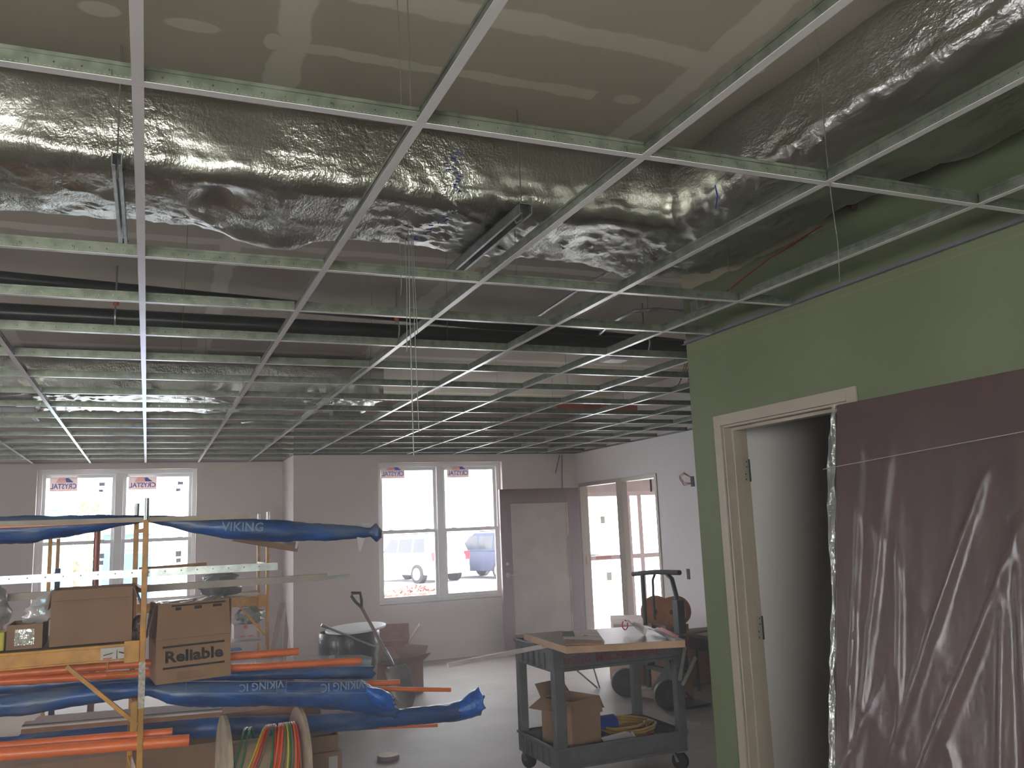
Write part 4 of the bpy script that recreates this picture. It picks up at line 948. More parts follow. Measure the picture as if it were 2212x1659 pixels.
# ================================================================== CARTONS ON THE PLATFORM
z0 = 1.069
c = (-.262, 5.47, z0)
card_box('cardboard_carton', 'large plain cardboard carton on the near scaffold platform', 'box', c, .395, .40, .285, 0, flaps=((0, .055, -1.32), (1, .17, -1.2), (3, .10, -1.4)))
card_box('cardboard_carton', 'small cardboard carton with shiny tape, left of the large plain one', 'box', (-.575, 5.42, z0), .165, .30, .125, 0, hollow=True, tape=None)
b = MB(); b.box((-.62, 5.268, z0+.02), (-.53, 5.2695, z0+.10)); tag(b.build('clear_tape_patch', film_mat('tape_film', opac=.15, gloss=.3, rough=.15, scale=12, bump=.6)), 'clear tape patch on the front of the small carton', 'tape')
# white crumpled plastic bag standing out of the small carton
def crumple(name, label, cat, c, rad, m, seed=0, rough=.35, n=26, cut=None, parent=None):
    b = MB(); nu, nv = n, n//2; c = Vector(c)
    for k in range(nv+1):
        th = PI*k/nv
        for j in range(nu):
            ph = 2*PI*j/nu; d = Vector((math.sin(th)*math.cos(ph), math.sin(th)*math.sin(ph), math.cos(th)))
            w = 1+rough*(noise.noise(d*2.2+Vector((seed, 0, 0)))*1.1-abs(noise.noise(d*5+Vector((0, seed, 0))))*.8)
            v = Vector((d.x*rad[0], d.y*rad[1], d.z*rad[2]))*w
            if cut is not None and v.z < cut: v.z = cut
            b.v.append(c+v)
    for k in range(nv):
        for j in range(nu): b.f.append((k*nu+j, (k+1)*nu+j, (k+1)*nu+(j+1) % nu, k*nu+(j+1) % nu))
    b.sm = True; o = b.build(name, m, parent)
    if label: tag(o, label, cat)
    return o
PB = film_mat('milky_bag_film', (.82, .80, .84), opac=.55, gloss=.18, rough=.25, scale=8, bump=.6)
r = thing('plastic_bag', 'white translucent bag with a pointed top on the small carton', 'bag', (-.52, 5.42, z0+.13))
crumple('bag_body', None, None, (-.525, 5.42, z0+.165), (.085, .08, .055), PB, 2, parent=r)
b = MB(); pk = ony(113, 1272, 5.42); b.tube([(-.53, 5.42, z0+.19), Vector((-.50, 5.42, z0+.24)), pk+Vector((-.025, 0, -.03)), pk], [.05, .035, .016, .003], 9); b.build('bag_neck', PB, r)
b = MB(); b.box((-.80, 5.26, z0), (-.665, 5.42, z0+.095)); tag(b.build('yellow_tub', mat('yellow_green_tub', (190, 182, 60), .5), bevel=.006), 'yellow-green tub cut off by the left edge of the picture', 'tub')
crumple('plastic_bag', 'grey shiny plastic bundle at the far left edge above the yellow tub', 'bag', (-.76, 5.5, z0+.20), (.085, .10, .12), film_mat('grey_bundle_film', (.5, .48, .5), opac=.7, gloss=.25, rough=.2, scale=10, bump=.8), 5)
b = MB(); b.box((-.47, 5.6, z0), (-.458, 5.7, z0+.19)); tag(b.build('tin_can', mat('pale_tin', (176, 176, 184), .3, .6), bevel=.002), 'narrow pale tin between the small and large cartons', 'tin')
crumple('rag', 'pinkish rag tucked between the large carton and the scaffold post', 'rag', (-.035, 5.6, z0+.05), (.035, .08, .055), mat('pink_rag', (176, 150, 156), .9), 3)
b = MB(); b.box((-.62, 7.3, 0), (-.585, 7.34, 1.42)); 
tag(b.build('blue_post', mat('dark_blue_steel', (28, 50, 84), .5)), 'dark blue upright post behind the small carton at the left', 'post')
# carton with black lettering
g_, T, R = card_box('cardboard_carton', 'open cardboard carton printed Reliable in black, just right of the scaffold post', 'box', (.245, 5.56, .815), .40, .36, .235, .10, tilt=-.02,
    flaps=((0, .195, 1.50), (3, .19, 1.78), (1, .19, 1.52), (2, .19, 1.35)), cardm=mat('tan_cardboard', (154, 124, 100), .85, var=.05, vscale=4, spec=.2))
def on_front(x, z, off=.003): return T((x, -.18-off, z))
ux = (R @ Vector((1, 0, 0))); uy = (R @ Vector((0, 0, 1)))
text('Reliable', .085, on_front(.0, .138), ux, uy, INK, 'printed_name', g_, width=.31, bold=.0028)
def onbox(b_, name, m):
    kk = MB(); kk.add([T(v) for v in b_.v], b_.f); return kk.build(name, m, g_)
k = MB(); k.box((-.165, -.1842, .190), (.165, -.181, .201)); onbox(k, 'printed_bar', INK)
k = MB(); k.box((-.165, -.1842, .076), (.165, -.181, .087)); onbox(k, 'printed_bar', INK)
k = MB()
for q in range(5): k.box((-.09, -.1842, .014+.009*q), (.07-.012*q, -.182, .0175+.009*q))
onbox(k, 'small_print', BROWNF)
def flp(x, u): return Vector((x, -.18-u*math.cos(1.5)-.004, .237+u*math.sin(1.5)))
for xa, xb, ua, ub in ((-.12, .17, .176, .186), (-.10, -.07, .155, .172), (.0, .04, .155, .172), (.10, .15, .157, .172)):
    k = MB(); k.add([flp(xa, ua), flp(xb, ua), flp(xb, ub), flp(xa, ub)], [(0, 1, 2, 3)]); onbox(k, 'flap_print', INK)
b = filmgrid(20, 12, lambda u, v: T((-.19+.38*u, -.19+.34*v, .425+.012*noise.noise(Vector((u*6, v*6, 0)))+.01*math.sin(v*3)))); b.build('packing_tape', film_mat('pack_tape', (.9, .9, .92), opac=.25, gloss=.4, rough=.14, scale=14, bump=.6), g_)
b = filmgrid(12, 14, lambda u, v: T((-.215-.030*v+.006*noise.noise(Vector((u*6, v*6, 0))), -.165+.10*u, .425-.17*v+.006*noise.noise(Vector((u*5, v*9, 2)))))); b.build('tape_strip', mat('silver_tape', (214, 214, 222), .18, .5, bump=.5, bscale=60), g_)
# contents of the farther rack
z1_ = 1.05
def bxt(name, label, cat, px0, py0, px1, py1, Y, d, m, bev=.004):
    a = ony(px0, py1, Y); c = ony(px1, py0, Y); b = MB(); b.box((a.x, Y, a.z), (c.x, Y+d, c.z)); return tag(b.build(name, m, bevel=bev), label, cat)
o = bxt('printed_box', 'white box with red print on the farther scaffold rack', 'box', 505, 1347, 556, 1381, 8.66, .25, mat('white_print_box', (196, 184, 182), .6), .002)
def child_boxes(o, name, m, rects, Y, e=.002):
    b = MB()
    for px0, py0, px1, py1 in rects:
        a = ony(px0, py1, Y); c = ony(px1, py0, Y); b.box((a.x, Y-e, a.z), (c.x, Y, c.z))
    q = b.build(name, m, o); return q
child_boxes(o, 'red_print', mat('faded_red_print', (200, 70, 80), .6, var=0), [(526, 1350, 534, 1357), (518, 1373, 530, 1376), (534, 1372, 546, 1375), (508, 1360, 520, 1361)], 8.66)
bxt('yellow_bin', 'yellow plastic bin on the farther scaffold rack', 'bin', 518, 1292, 570, 1312, 8.7, .3, mat('dull_yellow_bin', (186, 152, 48), .5), .01)
crumple('bottle_bag', 'bag of greenish clear bottles on the farther scaffold rack', 'bag', tuple(ony(542, 1330, 8.75)), (.14, .12, .085), film_mat('green_bottle_film', (.30, .38, .33), opac=.75, gloss=.3, rough=.15, scale=16, bump=.8), 8)
crumple('dark_bag', 'dark grey crumpled bag behind the lettered carton', 'bag', tuple(ony(478, 1262, 8.9)), (.19, .15, .12), mat('dark_grey_bag', (98, 102, 104), .35, bump=.5, bscale=14), 6)
bxt('sheet_stack', 'light board sheets under the red-printed box on the farther rack', 'boards', 440, 1383, 566, 1398, 8.62, .5, WALLP)
o = bxt('blue_box', 'small blue and white box lying on the orange pipes behind the carton', 'box', 498, 1403, 523, 1407, 5.85, .12, mat('blue_carton', (60, 110, 200), .5), .001)
# steel pole and curtain-like dark plastic at the left wall
b = MB(); b.tube([ony(210, 1140, 9.5)-Vector((0, 0, 1.75)), ony(211, 1140, 9.5)], .03, 10); tag(b.build('steel_pole', mat('dark_chrome_pole', (120, 70, 60), .25, .8)), 'dark shiny steel pole standing behind the large plain carton', 'pole')
crumple('dark_sack', 'tall dark maroon sack standing at the left edge of the picture', 'sack', (-1.34, 9.0, .80), (.17, .14, .80), mat('maroon_sack', (84, 50, 52), .7), 9)
# leaning boards at the column corner
for k, (px0, py0, px1, py1, w_, lb) in enumerate(((610, 1302, 588, 1404, .06, 'tan board leaning in the wall corner, leftmost of the two'), (622, 1310, 616, 1402, .045, 'tan board leaning in the wall corner, nearest the window wall'))):
    a = ony(px0, py0, 11.3); c = ony(px1, py1, 10.9); t_ = c+(c-a)*((c.z-.0)/(a.z-c.z)); t_.z = 0
    b = MB(); b.beam(t_, a, w_, .02, (0, 1, 0)); tag(b.build('leaning_board', mat('tan_board', (150, 128, 112), .7)), lb, 'board')

# ================================================================== WIRE REEL
r = thing('cable_reel', 'wooden wire reel with coloured cables at the bottom centre', 'cable reel', (.64, 5.45, 0))
xl, xr_, yr, rad = .435, .855, 5.45, .295
for x in (xl, xr_):
    b = MB(); b.disc((x, yr, rad+.002), (1, .06, .0), rad, .022, 48); b.build('flange', PLY, r, .002)
b = MB(); b.disc(((xl+xr_)/2, yr, rad), (1, 0, 0), .15, xr_-xl-.02, 32); b.build('drum', mat('reel_drum_board', (164, 144, 124), .8), r)
b = MB(); b.disc((xr_+.012, yr, rad), (1, 0, 0), .03, .004, 20); b.build('axle_hole', INK, r)
cols = {'red': (204, 56, 40), 'orange': (236, 110, 50), 'yellow': (206, 190, 60), 'green': (30, 112, 74), 'grey': (120, 106, 100)}
seqs = [('green', .55, .15), ('green', .575, .13), ('yellow', .665, .22), ('orange', .675, .21), ('red', .69, .20), ('grey', .70, .19), ('green', .705, .06), ('red', .715, .05), ('orange', .74, .09), ('red', .75, .08), ('orange', .76, .08), ('grey', .77, .06), ('yellow', .78, .03), ('green', .79, .02), ('grey', .80, .02), ('orange', .815, .01), ('red', .828, .0)]
for nm, x, lean in seqs:
    b = MB(); rr_ = .165; pts = []
    for k in range(15):
        a = math.radians(-60+k*15); rk = rr_+.05*max(0, math.sin(a))
        pts.append((max(xl+.02, min(xr_-.02, x-lean*(1-k/10))), yr-rk*math.cos(a), rad+rk*math.sin(a)))
    b.tube(pts, .0062, 7); o = b.build('wire', mat('wire_'+nm, cols[nm], .35, var=0), r)
b = MB(); b.disc((1.62, 6.37, .014), (0, 0, 1), .078, .026, 28); o = tag(b.build('tape_roll', mat('dark_tape_roll', (116, 106, 112), .6), bevel=.003), 'flat round puck with a yellowish top lying on the floor', 'roll')
b = MB(); b.disc((1.62, 6.37, .0285), (0, 0, 1), .072, .003, 28); q = b.build('top_face', mat('tan_roll_top', (160, 140, 100), .6), o)

# ================================================================== TRASH DRUM, SHOVEL
r = thing('trash_barrel', 'round trash barrel lined with a black bag, white lid laid across it', 'trash barrel', (1.79, 8.45, 0))
b = MB(); b.tube([(1.79, 8.45, 0), (1.79, 8.45, .3), (1.79, 8.45, .63)], [.24, .255, .27], 32); b.build('barrel', mat('tan_fibre_drum', (160, 134, 112), .7), r)
b = MB(); n = 40; Z = [.675, .66, .55, .45, .40]
for k, z in enumerate(Z):
    for j in range(n):
        a = 2*PI*j/n; rr_ = .285+.008*noise.noise(Vector((math.cos(a)*6, math.sin(a)*6, z*9)))+(.0 if k else -.012); zz = z-(.05*(.5+noise.noise(Vector((math.cos(a)*2, math.sin(a)*2, 4)))) if k > 2 else 0)
        b.v.append(Vector((1.79+rr_*math.cos(a), 8.45+rr_*math.sin(a), zz)))
for k in range(4):
    for j in range(n): b.f.append((k*n+j, k*n+(j+1) % n, (k+1)*n+(j+1) % n, (k+1)*n+j))
b.sm = True; b.build('bin_liner', mat('black_bin_liner', (24, 24, 28), .28, bump=.6, bscale=22), r)
b = MB(); b.box((1.545, 8.19, .42), (1.60, 8.20, .50)); b.build('paper_label', mat('white_label', (200, 196, 196)), r)
b = MB(); b.disc((1.845, 8.42, .700), (-.06, -.03, 1), .285, .022, 44); tag(b.build('round_board', VINYL, bevel=.006), 'round white lid laid loosely on the trash barrel', 'lid')
a = ony(697, 1351, 8.15); c = ony(812, 1398, 8.15); b = MB(); b.tube([a, a.lerp(c, .5), c], .012, 10); b.tube([a-(c-a).normalized()*.012, a+(c-a).normalized()*.02], .017, 10)
tag(b.build('steel_pipe', STEEL), 'chrome pipe resting slantwise against the trash barrel', 'pipe')
r = thing('shovel', 'shovel with a black D handle leaning on the trash barrel', 'shovel', (2.2, 8.0, 0))
hd = ony(777, 1303, 8.02); sk = ony(842, 1424, 7.98); gp = ony(781, 1312, 8.02)
b = MB(); b.tube([gp, gp.lerp(sk, .5), sk-(sk-gp)*.12], .0155, 12); b.build('shaft', mat('ash_handle', (116, 98, 92), .5), r)
b = MB(); dr = (sk-gp).normalized(); b.tube([sk-(sk-gp)*.16, sk, sk+Vector((.03, 0, -.05))], [.019, .02, .014], 12); b.build('socket', STEEL, r)
ax_ = (gp-sk).normalized(); sd = Vector((.9, 0, .25)).normalized()
g0 = gp+ax_*.0; t1 = ony(759, 1281, 8.02); t2 = ony(778, 1281, 8.02); t3 = ony(781, 1296, 8.02)
b = MB(); b.tube([g0, ony(768, 1300, 8.02), ony(759, 1287, 8.02), t1, t2, t3, g0], .0145, 8); b.build('grip', BLACK, r)
top = sk+Vector((.035, 0, -.06)); tip = Vector((top.x+.10, 7.86, .012))
def blade(u, v):
    w = .15*(1 if v < .55 else max(.04, (1-((v-.55)/.45)**1.8)))*(1 if v > .06 else .8)
    p = top.lerp(tip, v); x = (u-.5)*2
    return p+Vector((x*w*.86, x*w*.42, 0))+Vector((.25, -.8, .2)).normalized()*(.045*(x*x)*(1-.3*v)-.02*math.sin(PI*v))
bb = filmgrid(16, 24, blade); bo = bb.build('blade', mat('worn_steel_blade', (140, 136, 130), .32, .8, var=.15), r)
md = bo.modifiers.new('thick', 'SOLIDIFY'); md.thickness = .003
# cartons behind the shovel
card_box('cardboard_carton', 'opened cardboard carton on the floor behind the shovel blade', 'box', (2.34, 8.75, 0), .36, .34, .30, .5, flaps=((0, .15, .6), (1, .16, 1.0), (3, .14, .4), (2, .15, .9)))
card_box('cardboard_carton', 'half-crushed carton between the trash barrel and the wall', 'box', (2.42, 9.35, 0), .4, .35, .42, -.3, flaps=((1, .2, 1.0), (2, .18, 1.2)), cardm=BROWNF)

# ================================================================== UTILITY CART
CX0, CX1, CY0, CY1 = 2.336, 3.27, 5.06, 5.67; ZT = .84; ZB = .30
r = thing('utility_cart', 'grey plastic two-shelf utility cart in the middle of the room', 'cart', ((CX0+CX1)/2, (CY0+CY1)/2, 0))
def tray(z0, z1, name):
    b = MB(); t = .022
    b.box((CX0, CY0, z0), (CX1, CY1, z0+.02))
    b.box((CX0, CY0, z0+.02), (CX1, CY0+t, z1)); b.box((CX0, CY1-t, z0+.02), (CX1, CY1, z1)); b.box((CX0, CY0+t, z0+.02), (CX0+t, CY1-t, z1)); b.box((CX1-t, CY0+t, z0+.02), (CX1, CY1-t, z1))
    b.box((CX0-.008, CY0-.008, z1-.018), (CX1+.008, CY0+t, z1)); b.box((CX0-.008, CY1-t, z1-.018), (CX1+.008, CY1+.008, z1)); b.box((CX0-.008, CY0+t, z1-.018), (CX0+t, CY1-t, z1)); b.box((CX1-t, CY0+t, z1-.018), (CX1+.008, CY1-t, z1))
    return b.build(name, DGREY, r, .004)
tp = tray(.69, ZT, 'top_tray'); bt = tray(.115, .245, 'bottom_tray')
for k in range(5):
    y = CY0+.12+k*.09; b = MB(); b.box((CX0-.012, y, .70), (CX0, y+.035, .80)); b.build('rib', DGREY, tp, .004)
    b = MB(); b.box((CX0-.012, y, .125), (CX0, y+.035, .225)); b.build('rib', DGREY, bt, .004)
for x, y in ((CX0, CY0), (CX1-.055, CY0), (CX0, CY1-.055), (CX1-.055, CY1-.055)):
    b = MB(); w_ = .075 if (x, y) == (CX0, CY0) else .06; b.box((x-.003, y-.003, .20), (x+w_, y+.05, .72)); b.build('leg', DGREY, r, .008)
    cx, cy_ = x+.03+(0.03 if x < 3 else -.02), y+.03
    b = MB(); b.disc((cx, cy_, .055), (1, .5, 0), .055, .028, 24); ca = b.build('caster', BLACK, r)
    b = MB(); b.beam((cx-.02, cy_+.03, .112), (cx-.02, cy_-.005, .05), .005, .03, (1, 0, 0)); b.beam((cx+.02, cy_+.03, .112), (cx+.02, cy_-.005, .05), .005, .03, (1, 0, 0)); b.box((cx-.03, cy_-.02, .108), (cx+.03, cy_+.04, .115)); b.build('fork', GALV, ca)
text('HOGG', .062, (2.50, CY0-.006, .755), (1, 0, 0), (0, 0, 1), REDINK, 'stencilled_name', r, width=.19, bold=.001)
text('MECHANICAL', .062, (2.865, CY0-.006, .755), (1, 0, 0), (0, 0, 1), REDINK, 'stencilled_name', r, width=.47, bold=.001)
# worn board (lid slab) on the cart
a = ony(1131, 1371, 5.62)
ZS = ZT+.004
tl = onz(1131, 1369, ZS+.05); tr_ = onz(1395, 1352, ZS+.05); br = onz(1480, 1383, ZS+.05); bl = onz(1222, 1397, ZS+.05)
r = thing('board_slab', 'thick worn board with a tan edge laid on top of the cart', 'board', ((tl.x+br.x)/2, (tl.y+br.y)/2, ZS))
vs = [Vector((p.x, p.y, ZS+.05)) for p in (tl, bl, br, tr_)]; b = MB(); b.add([v-Vector((0, 0, .04)) for v in vs]+vs, [(0, 3, 2, 1), (4, 5, 6, 7), (0, 1, 5, 4), (1, 2, 6, 5), (2, 3, 7, 6), (3, 0, 4, 7)]); b.build('core', EDGEW, r, .002)
b = MB(); e = Vector((0, 0, .002)); b.add([v for v in vs]+[v+e for v in vs], [(0, 3, 2, 1), (4, 5, 6, 7), (0, 1, 5, 4), (1, 2, 6, 5), (2, 3, 7, 6), (3, 0, 4, 7)]); b.build('top_face', TOPW, r)
ZP = ZS+.053
def on_slab(px, py): p = onz(px, py, ZP); return Vector((p.x, p.y, ZP))
q = [on_slab(1212, 1364), on_slab(1288, 1363), on_slab(1306, 1388), on_slab(1222, 1387)]
r = thing('switch_plate_board', 'small white cut board with square and round holes lying on the cart', 'board', tuple(q[0])); 
b = MB(); b.add(q+[v+Vector((0, 0, .008)) for v in q], [(0, 3, 2, 1), (4, 5, 6, 7), (0, 1, 5, 4), (1, 2, 6, 5), (2, 3, 7, 6), (3, 0, 4, 7)]); b.build('plate', mat('whitish_board', (226, 212, 200), .7), r)
q2 = [on_slab(1213, 1367)+Vector((0, 0, .009)), on_slab(1238, 1366)+Vector((0, 0, .009)), on_slab(1242, 1378)+Vector((0, 0, .009)), on_slab(1216, 1378)+Vector((0, 0, .009))]
b = MB(); b.quad(*q2); b.disc(on_slab(1265, 1376)+Vector((0, 0, .009)), (0, 0, 1), .013, .001, 16); b.build('cut_outs', INK, r)
q = [on_slab(1219, 1384), on_slab(1300, 1387), on_slab(1305, 1393), on_slab(1222, 1394)]
b = MB(); b.add(q+[v+Vector((0, 0, .010)) for v in q], [(0, 3, 2, 1), (4, 5, 6, 7), (0, 1, 5, 4), (1, 2, 6, 5), (2, 3, 7, 6), (3, 0, 4, 7)]); tag(b.build('board_offcut', BROWNF), 'narrow brown board offcut in front of the small white board', 'offcut')
# white and red folded plastic on the far corner of the board
r = thing('folded_sheet', 'crumpled white and red plastic sheet at the far right of the cart top', 'sheet', tuple(on_slab(1400, 1378)))
A, B_, C_, D_ = onz(1352, 1345, ZP+.07), onz(1368, 1342, ZP+.07), onz(1400, 1366, ZP+.02), onz(1391, 1369, ZP+.01)
b = filmgrid(6, 14, lambda u, v: (A.lerp(B_, u)).lerp(D_.lerp(C_, u), v)+Vector((0, .0, .018*math.sin(u*6+v*3)))); b.build('white_fold', mat('white_poly', (210, 204, 208), .35, var=0), r)
A, B_, C_, D_ = on_slab(1398, 1366)+Vector((0, 0, .02)), on_slab(1424, 1364)+Vector((0, 0, .022)), on_slab(1466, 1380)+Vector((0, 0, .012)), on_slab(1458, 1387)+Vector((0, 0, .006))
b = filmgrid(6, 14, lambda u, v: (A.lerp(B_, u)).lerp(D_.lerp(C_, u), v)+Vector((0, .0, .006*math.sin(u*9+v*5)))); b.build('white_flat', mat('white_poly', (210, 204, 208)), r)
A, B_, C_, D_ = on_slab(1418, 1369)+Vector((0, 0, .03)), on_slab(1430, 1366)+Vector((0, 0, .032)), on_slab(1468, 1382)+Vector((0, 0, .022)), on_slab(1462, 1386)+Vector((0, 0, .018))
b = filmgrid(4, 12, lambda u, v: (A.lerp(B_, u)).lerp(D_.lerp(C_, u), v)); b.build('red_fold', RED, r)
b = MB(); A = onz(1350, 1350, ZP+.05); b.tube([A+Vector((.0, 0, .03*math.cos(a_)))+Vector((.02*math.sin(a_), 0, 0)) for a_ in [k*.7 for k in range(9)]], .004, 5); b.build('red_ring', RED, r)
# white channel sticking out to the left of the cart
a = ony(967, 1438, 4.98); c = ony(1205, 1410, 5.14); c.z = ZT+.012; b = MB(); b.beam(a, c, .022, .020); b.beam(a+Vector((0, -.008, .011)), c+Vector((0, -.008, .011)), .005, .008); b.beam(a+Vector((0, .008, .011)), c+Vector((0, .008, .011)), .005, .008)
tag(b.build('white_channel', mat('white_metal_channel', (200, 192, 196), .35), bevel=.001), 'white metal channel sticking out left from the cart top', 'channel')
# lower shelf contents
zs = .137
g_, T, R = card_box('cardboard_carton', 'open cardboard carton with spread flaps on the lower cart shelf', 'box', (2.585, 5.36, zs), .27, .27, .34, .35, flaps=((0, .10, -1.25), (3, .13, -.35), (1, .10, -1.0), (2, .10, .9)))
b = MB(); b.disc((2.80, 5.44, zs+.115), (1, .08, 0), .062, .30, 28); o = tag(b.build('blue_canister', mat('blue_canister_paint', (24, 58, 140), .35), bevel=.004), 'blue canister lying on the lower cart shelf beside the carton', 'canister')
b = MB(); b.tube([(2.65, 5.43, zs+.178), (2.95, 5.455, zs+.178)], .0035, 5); q = b.build('white_rim', VINYL, o)
r = thing('air_hose', 'coiled yellow air hose heaped on the lower cart shelf', 'hose', (2.98, 5.35, zs))
HO = mat('yellow_brown_hose', (150, 122, 58), .5, var=.1)
b = MB(); pts = []; rh = random.Random(5)
for k in range(300):
    a_ = k*2*PI/26; lp = k//26; ra = .165+.02*math.sin(lp*1.7)+rh.uniform(-.004, .004); pts.append((3.02+ra*1.05*math.cos(a_)+.02*math.sin(lp*2.3), 5.41+ra*.95*math.sin(a_)+.015*math.cos(lp*1.9), zs+.014+.010*lp+.006*math.sin(a_*2+lp)))
b.tube(pts, .0085, 6); b.build('coil', HO, r)
b = MB(); pts = []
for k in range(140):
    a_ = k*2*PI/28; lp = k//28; pts.append((2.86+.13*math.cos(a_+.4)+.01*lp, 5.20+.075*math.sin(a_+.4), zs+.014+.012*lp+.01*math.sin(a_*3)))
b.tube(pts, .0085, 6); b.build('coil_end', HO, r)
r = thing('metal_bracket', 'folded white sheet metal bracket on the hose in the lower shelf', 'bracket', tuple(ony(1340, 1600, 5.16)))
q = [ony(1298, 1594, 5.2), ony(1350, 1580, 5.24), ony(1364, 1584, 5.22), ony(1378, 1606, 5.12), ony(1312, 1614, 5.08)]
b = MB(); b.add(q, [(0, 1, 2, 3, 4)]); b.add([q[4], q[3], q[3]+Vector((0, .0, -.015)), q[4]+Vector((0, 0, -.015))], [(0, 1, 2, 3)]); b.add([q[2], q[3], q[3]+Vector((.012, 0, .01)), q[2]+Vector((.004, 0, .016))], [(0, 1, 2, 3)]); o = b.build('plate', mat('white_sheet_metal', (206, 204, 212), .35), r); md = o.modifiers.new('t', 'SOLIDIFY'); md.thickness = .002
b = MB(); p = ony(1405, 1600, 5.14); b.disc((p.x, 5.14, zs+.075), (0, 1, .1), .030, .02, 20); o = tag(b.build('red_wheel_knob', mat('dark_red_plastic', (120, 36, 40), .5)), 'small dark red valve wheel on the lower cart shelf', 'knob')
b = MB(); b.disc((p.x, 5.126, zs+.075), (0, 1, .1), .006, .006, 8); b.build('screw', STEEL, o)
# bent grid clips hanging off the right side of the cart
r = thing('metal_brackets', 'bent pale metal straps hanging at the right side of the cart', 'straps', (3.33, 5.0, .6))
b = MB(); Yk = 5.0
b.beam(ony(1480, 1396, Yk), ony(1468, 1470, Yk), .004, .024, (1, 0, 0)); b.build('strap', mat('pale_strap', (150, 152, 150), .4, .5), r)
b = MB(); b.beam(ony(1503, 1420, Yk), ony(1474, 1480, Yk), .004, .024, (1, 0, 0)); b.build('strap', mat('pale_strap', (150, 152, 150)), r)
b = MB(); b.tube([ony(1462, 1380, Yk), ony(1474, 1396, Yk), ony(1488, 1420, Yk), ony(1494, 1440, Yk), ony(1486, 1446, Yk), ony(1455, 1437, Yk)], .003, 5); b.build('tie_wire', WIRE, r)

# ================================================================== BEHIND THE CART
r = thing('hand_truck', 'dark green hand truck with round handle bar, standing behind the cart', 'hand truck', (4.2, 6.85, 0))
xh = 4.2; T0 = onx(1368, 1240, xh); T1 = onx(1468, 1237, xh)
b = MB(); b.tube([T0, T0.lerp(T1, .5)+Vector((0, 0, .012)), T1], .022, 10); b.build('handle_bar', BLACK, r)
for yy_, nm in ((7.06, 'L'), (6.52, 'R')):
    b = MB(); b.tube([(xh, yy_, .12), (xh, yy_, .60), (xh, yy_+(.0 if nm == 'L' else .0), .95), (xh, yy_+(.0 if nm == 'L' else .05), 1.09), (xh, yy_+(0 if nm == 'L' else .12), 1.125)], .020, 10); b.build('upright', GREENM, r)
    b = MB(); b.disc((xh-.08, yy_+(.30 if nm == 'L' else .10), .128), (.35, 1, 0), .125, .07, 30); wv = b.build('wheel', BLACK, r, .01)
    b = MB(); b.disc((xh-.085, yy_+(.26 if nm == 'L' else .065), .128), (.35, 1, 0), .05, .01, 18); b.build('hub', mat('dark_hub', (52, 50, 50), .6), wv)
b = MB(); b.tube([(xh+.01, 6.86, 1.12), (xh+.01, 6.90, 1.07), (xh+.01, 6.91, .9), (xh+.01, 6.91, .72)], .012, 8); b.build('inner_loop', GREENM, r)
b = MB(); b.box((xh-.02, 6.52, .60), (xh+.02, 7.06, .64)); b.box((xh-.02, 6.52, .28), (xh+.02, 7.06, .32)); b.build('cross_bar', GREENM, r)
b = MB(); b.box((xh+.02, 6.56, .02), (xh+.3, 7.02, .03)); b.build('toe_plate', GREENM, r)
for lo_, hi_ in (((xh-.05, 6.98, .32), (xh+.03, 7.12, .62)), ((xh-.05, 6.45, .32), (xh+.03, 6.55, .62)), ((xh-.04, 6.45, .64), (xh+.03, 6.53, .92))): b = MB(); b.box(lo_, hi_); b.build('side_plate', GREENM, r, .004)
b = MB(); b.prism([(6.55, .12), (6.95, .12), (6.62, .42)], 'x', xh-.05, xh-.03); b.build('wheel_guard', GREENM, r)
for k, (px, py, hp, Yc_, lb) in enumerate(((1416, 1321, 26, 7.0, 'left of the two brown wire spools stacked behind the hand truck'), (1452, 1322, 26, 6.85, 'right of the two brown wire spools, behind the hand truck upright'))):
    p = onx(px, py, 4.38); rd = hp*p.length*.93/FPX*1.25; q = thing('wire_spool', lb, 'spool', (p.x, p.y, p.z-rd))
    axs = Vector((.55, .80, 0)) if k == 0 else Vector((.75, .55, 0))
    axs.normalize()
    b = MB(); b.disc(p, axs, rd, .02, 36); b.build('flange', mat('brown_spool_board', (168, 112, 74), .7, var=.12), q)
    b = MB(); b.disc(p+axs*.06, axs, rd*.55, .11, 24); b.build('drum', CARD, q)
    b = MB(); b.disc(p+axs*.12, axs, rd, .02, 36); b.build('flange', mat('brown_spool_board', (168, 112, 74)), q)
    b = MB(); b.disc(p-axs*.011, axs, .02, .004, 12); b.build('axle_hole', INK, q)
card_box('cardboard_carton', 'tall brown carton carried upright behind the hand truck, under the spools', 'box', (4.42, 7.03, .0), .24, .30, .66, .0, hollow=False, cardm=BROWNF)
r = thing('tile_carton', 'low white-topped carton beyond the cart below the entrance', 'box', (4.45, 7.75, .40))
b = MB(); vs = [onz(*q, .66) for q in ((1318, 1329), (1325, 1348), (1408, 1352), (1402, 1328))]; lo = [Vector((v.x, v.y, .50)) for v in vs]; b.add(lo+[Vector((v.x, v.y, .66)) for v in vs], [(0, 3, 2, 1), (4, 5, 6, 7), (0, 1, 5, 4), (1, 2, 6, 5), (2, 3, 7, 6), (3, 0, 4, 7)]); b.build('carton_body', mat('whitish_carton', (190, 170, 160), .7), r)
card_box('cardboard_carton', 'tan carton on the floor under the white-topped one, seen between the cart legs', 'box', (4.72, 8.05, 0), .5, .45, .49, .1, hollow=False)
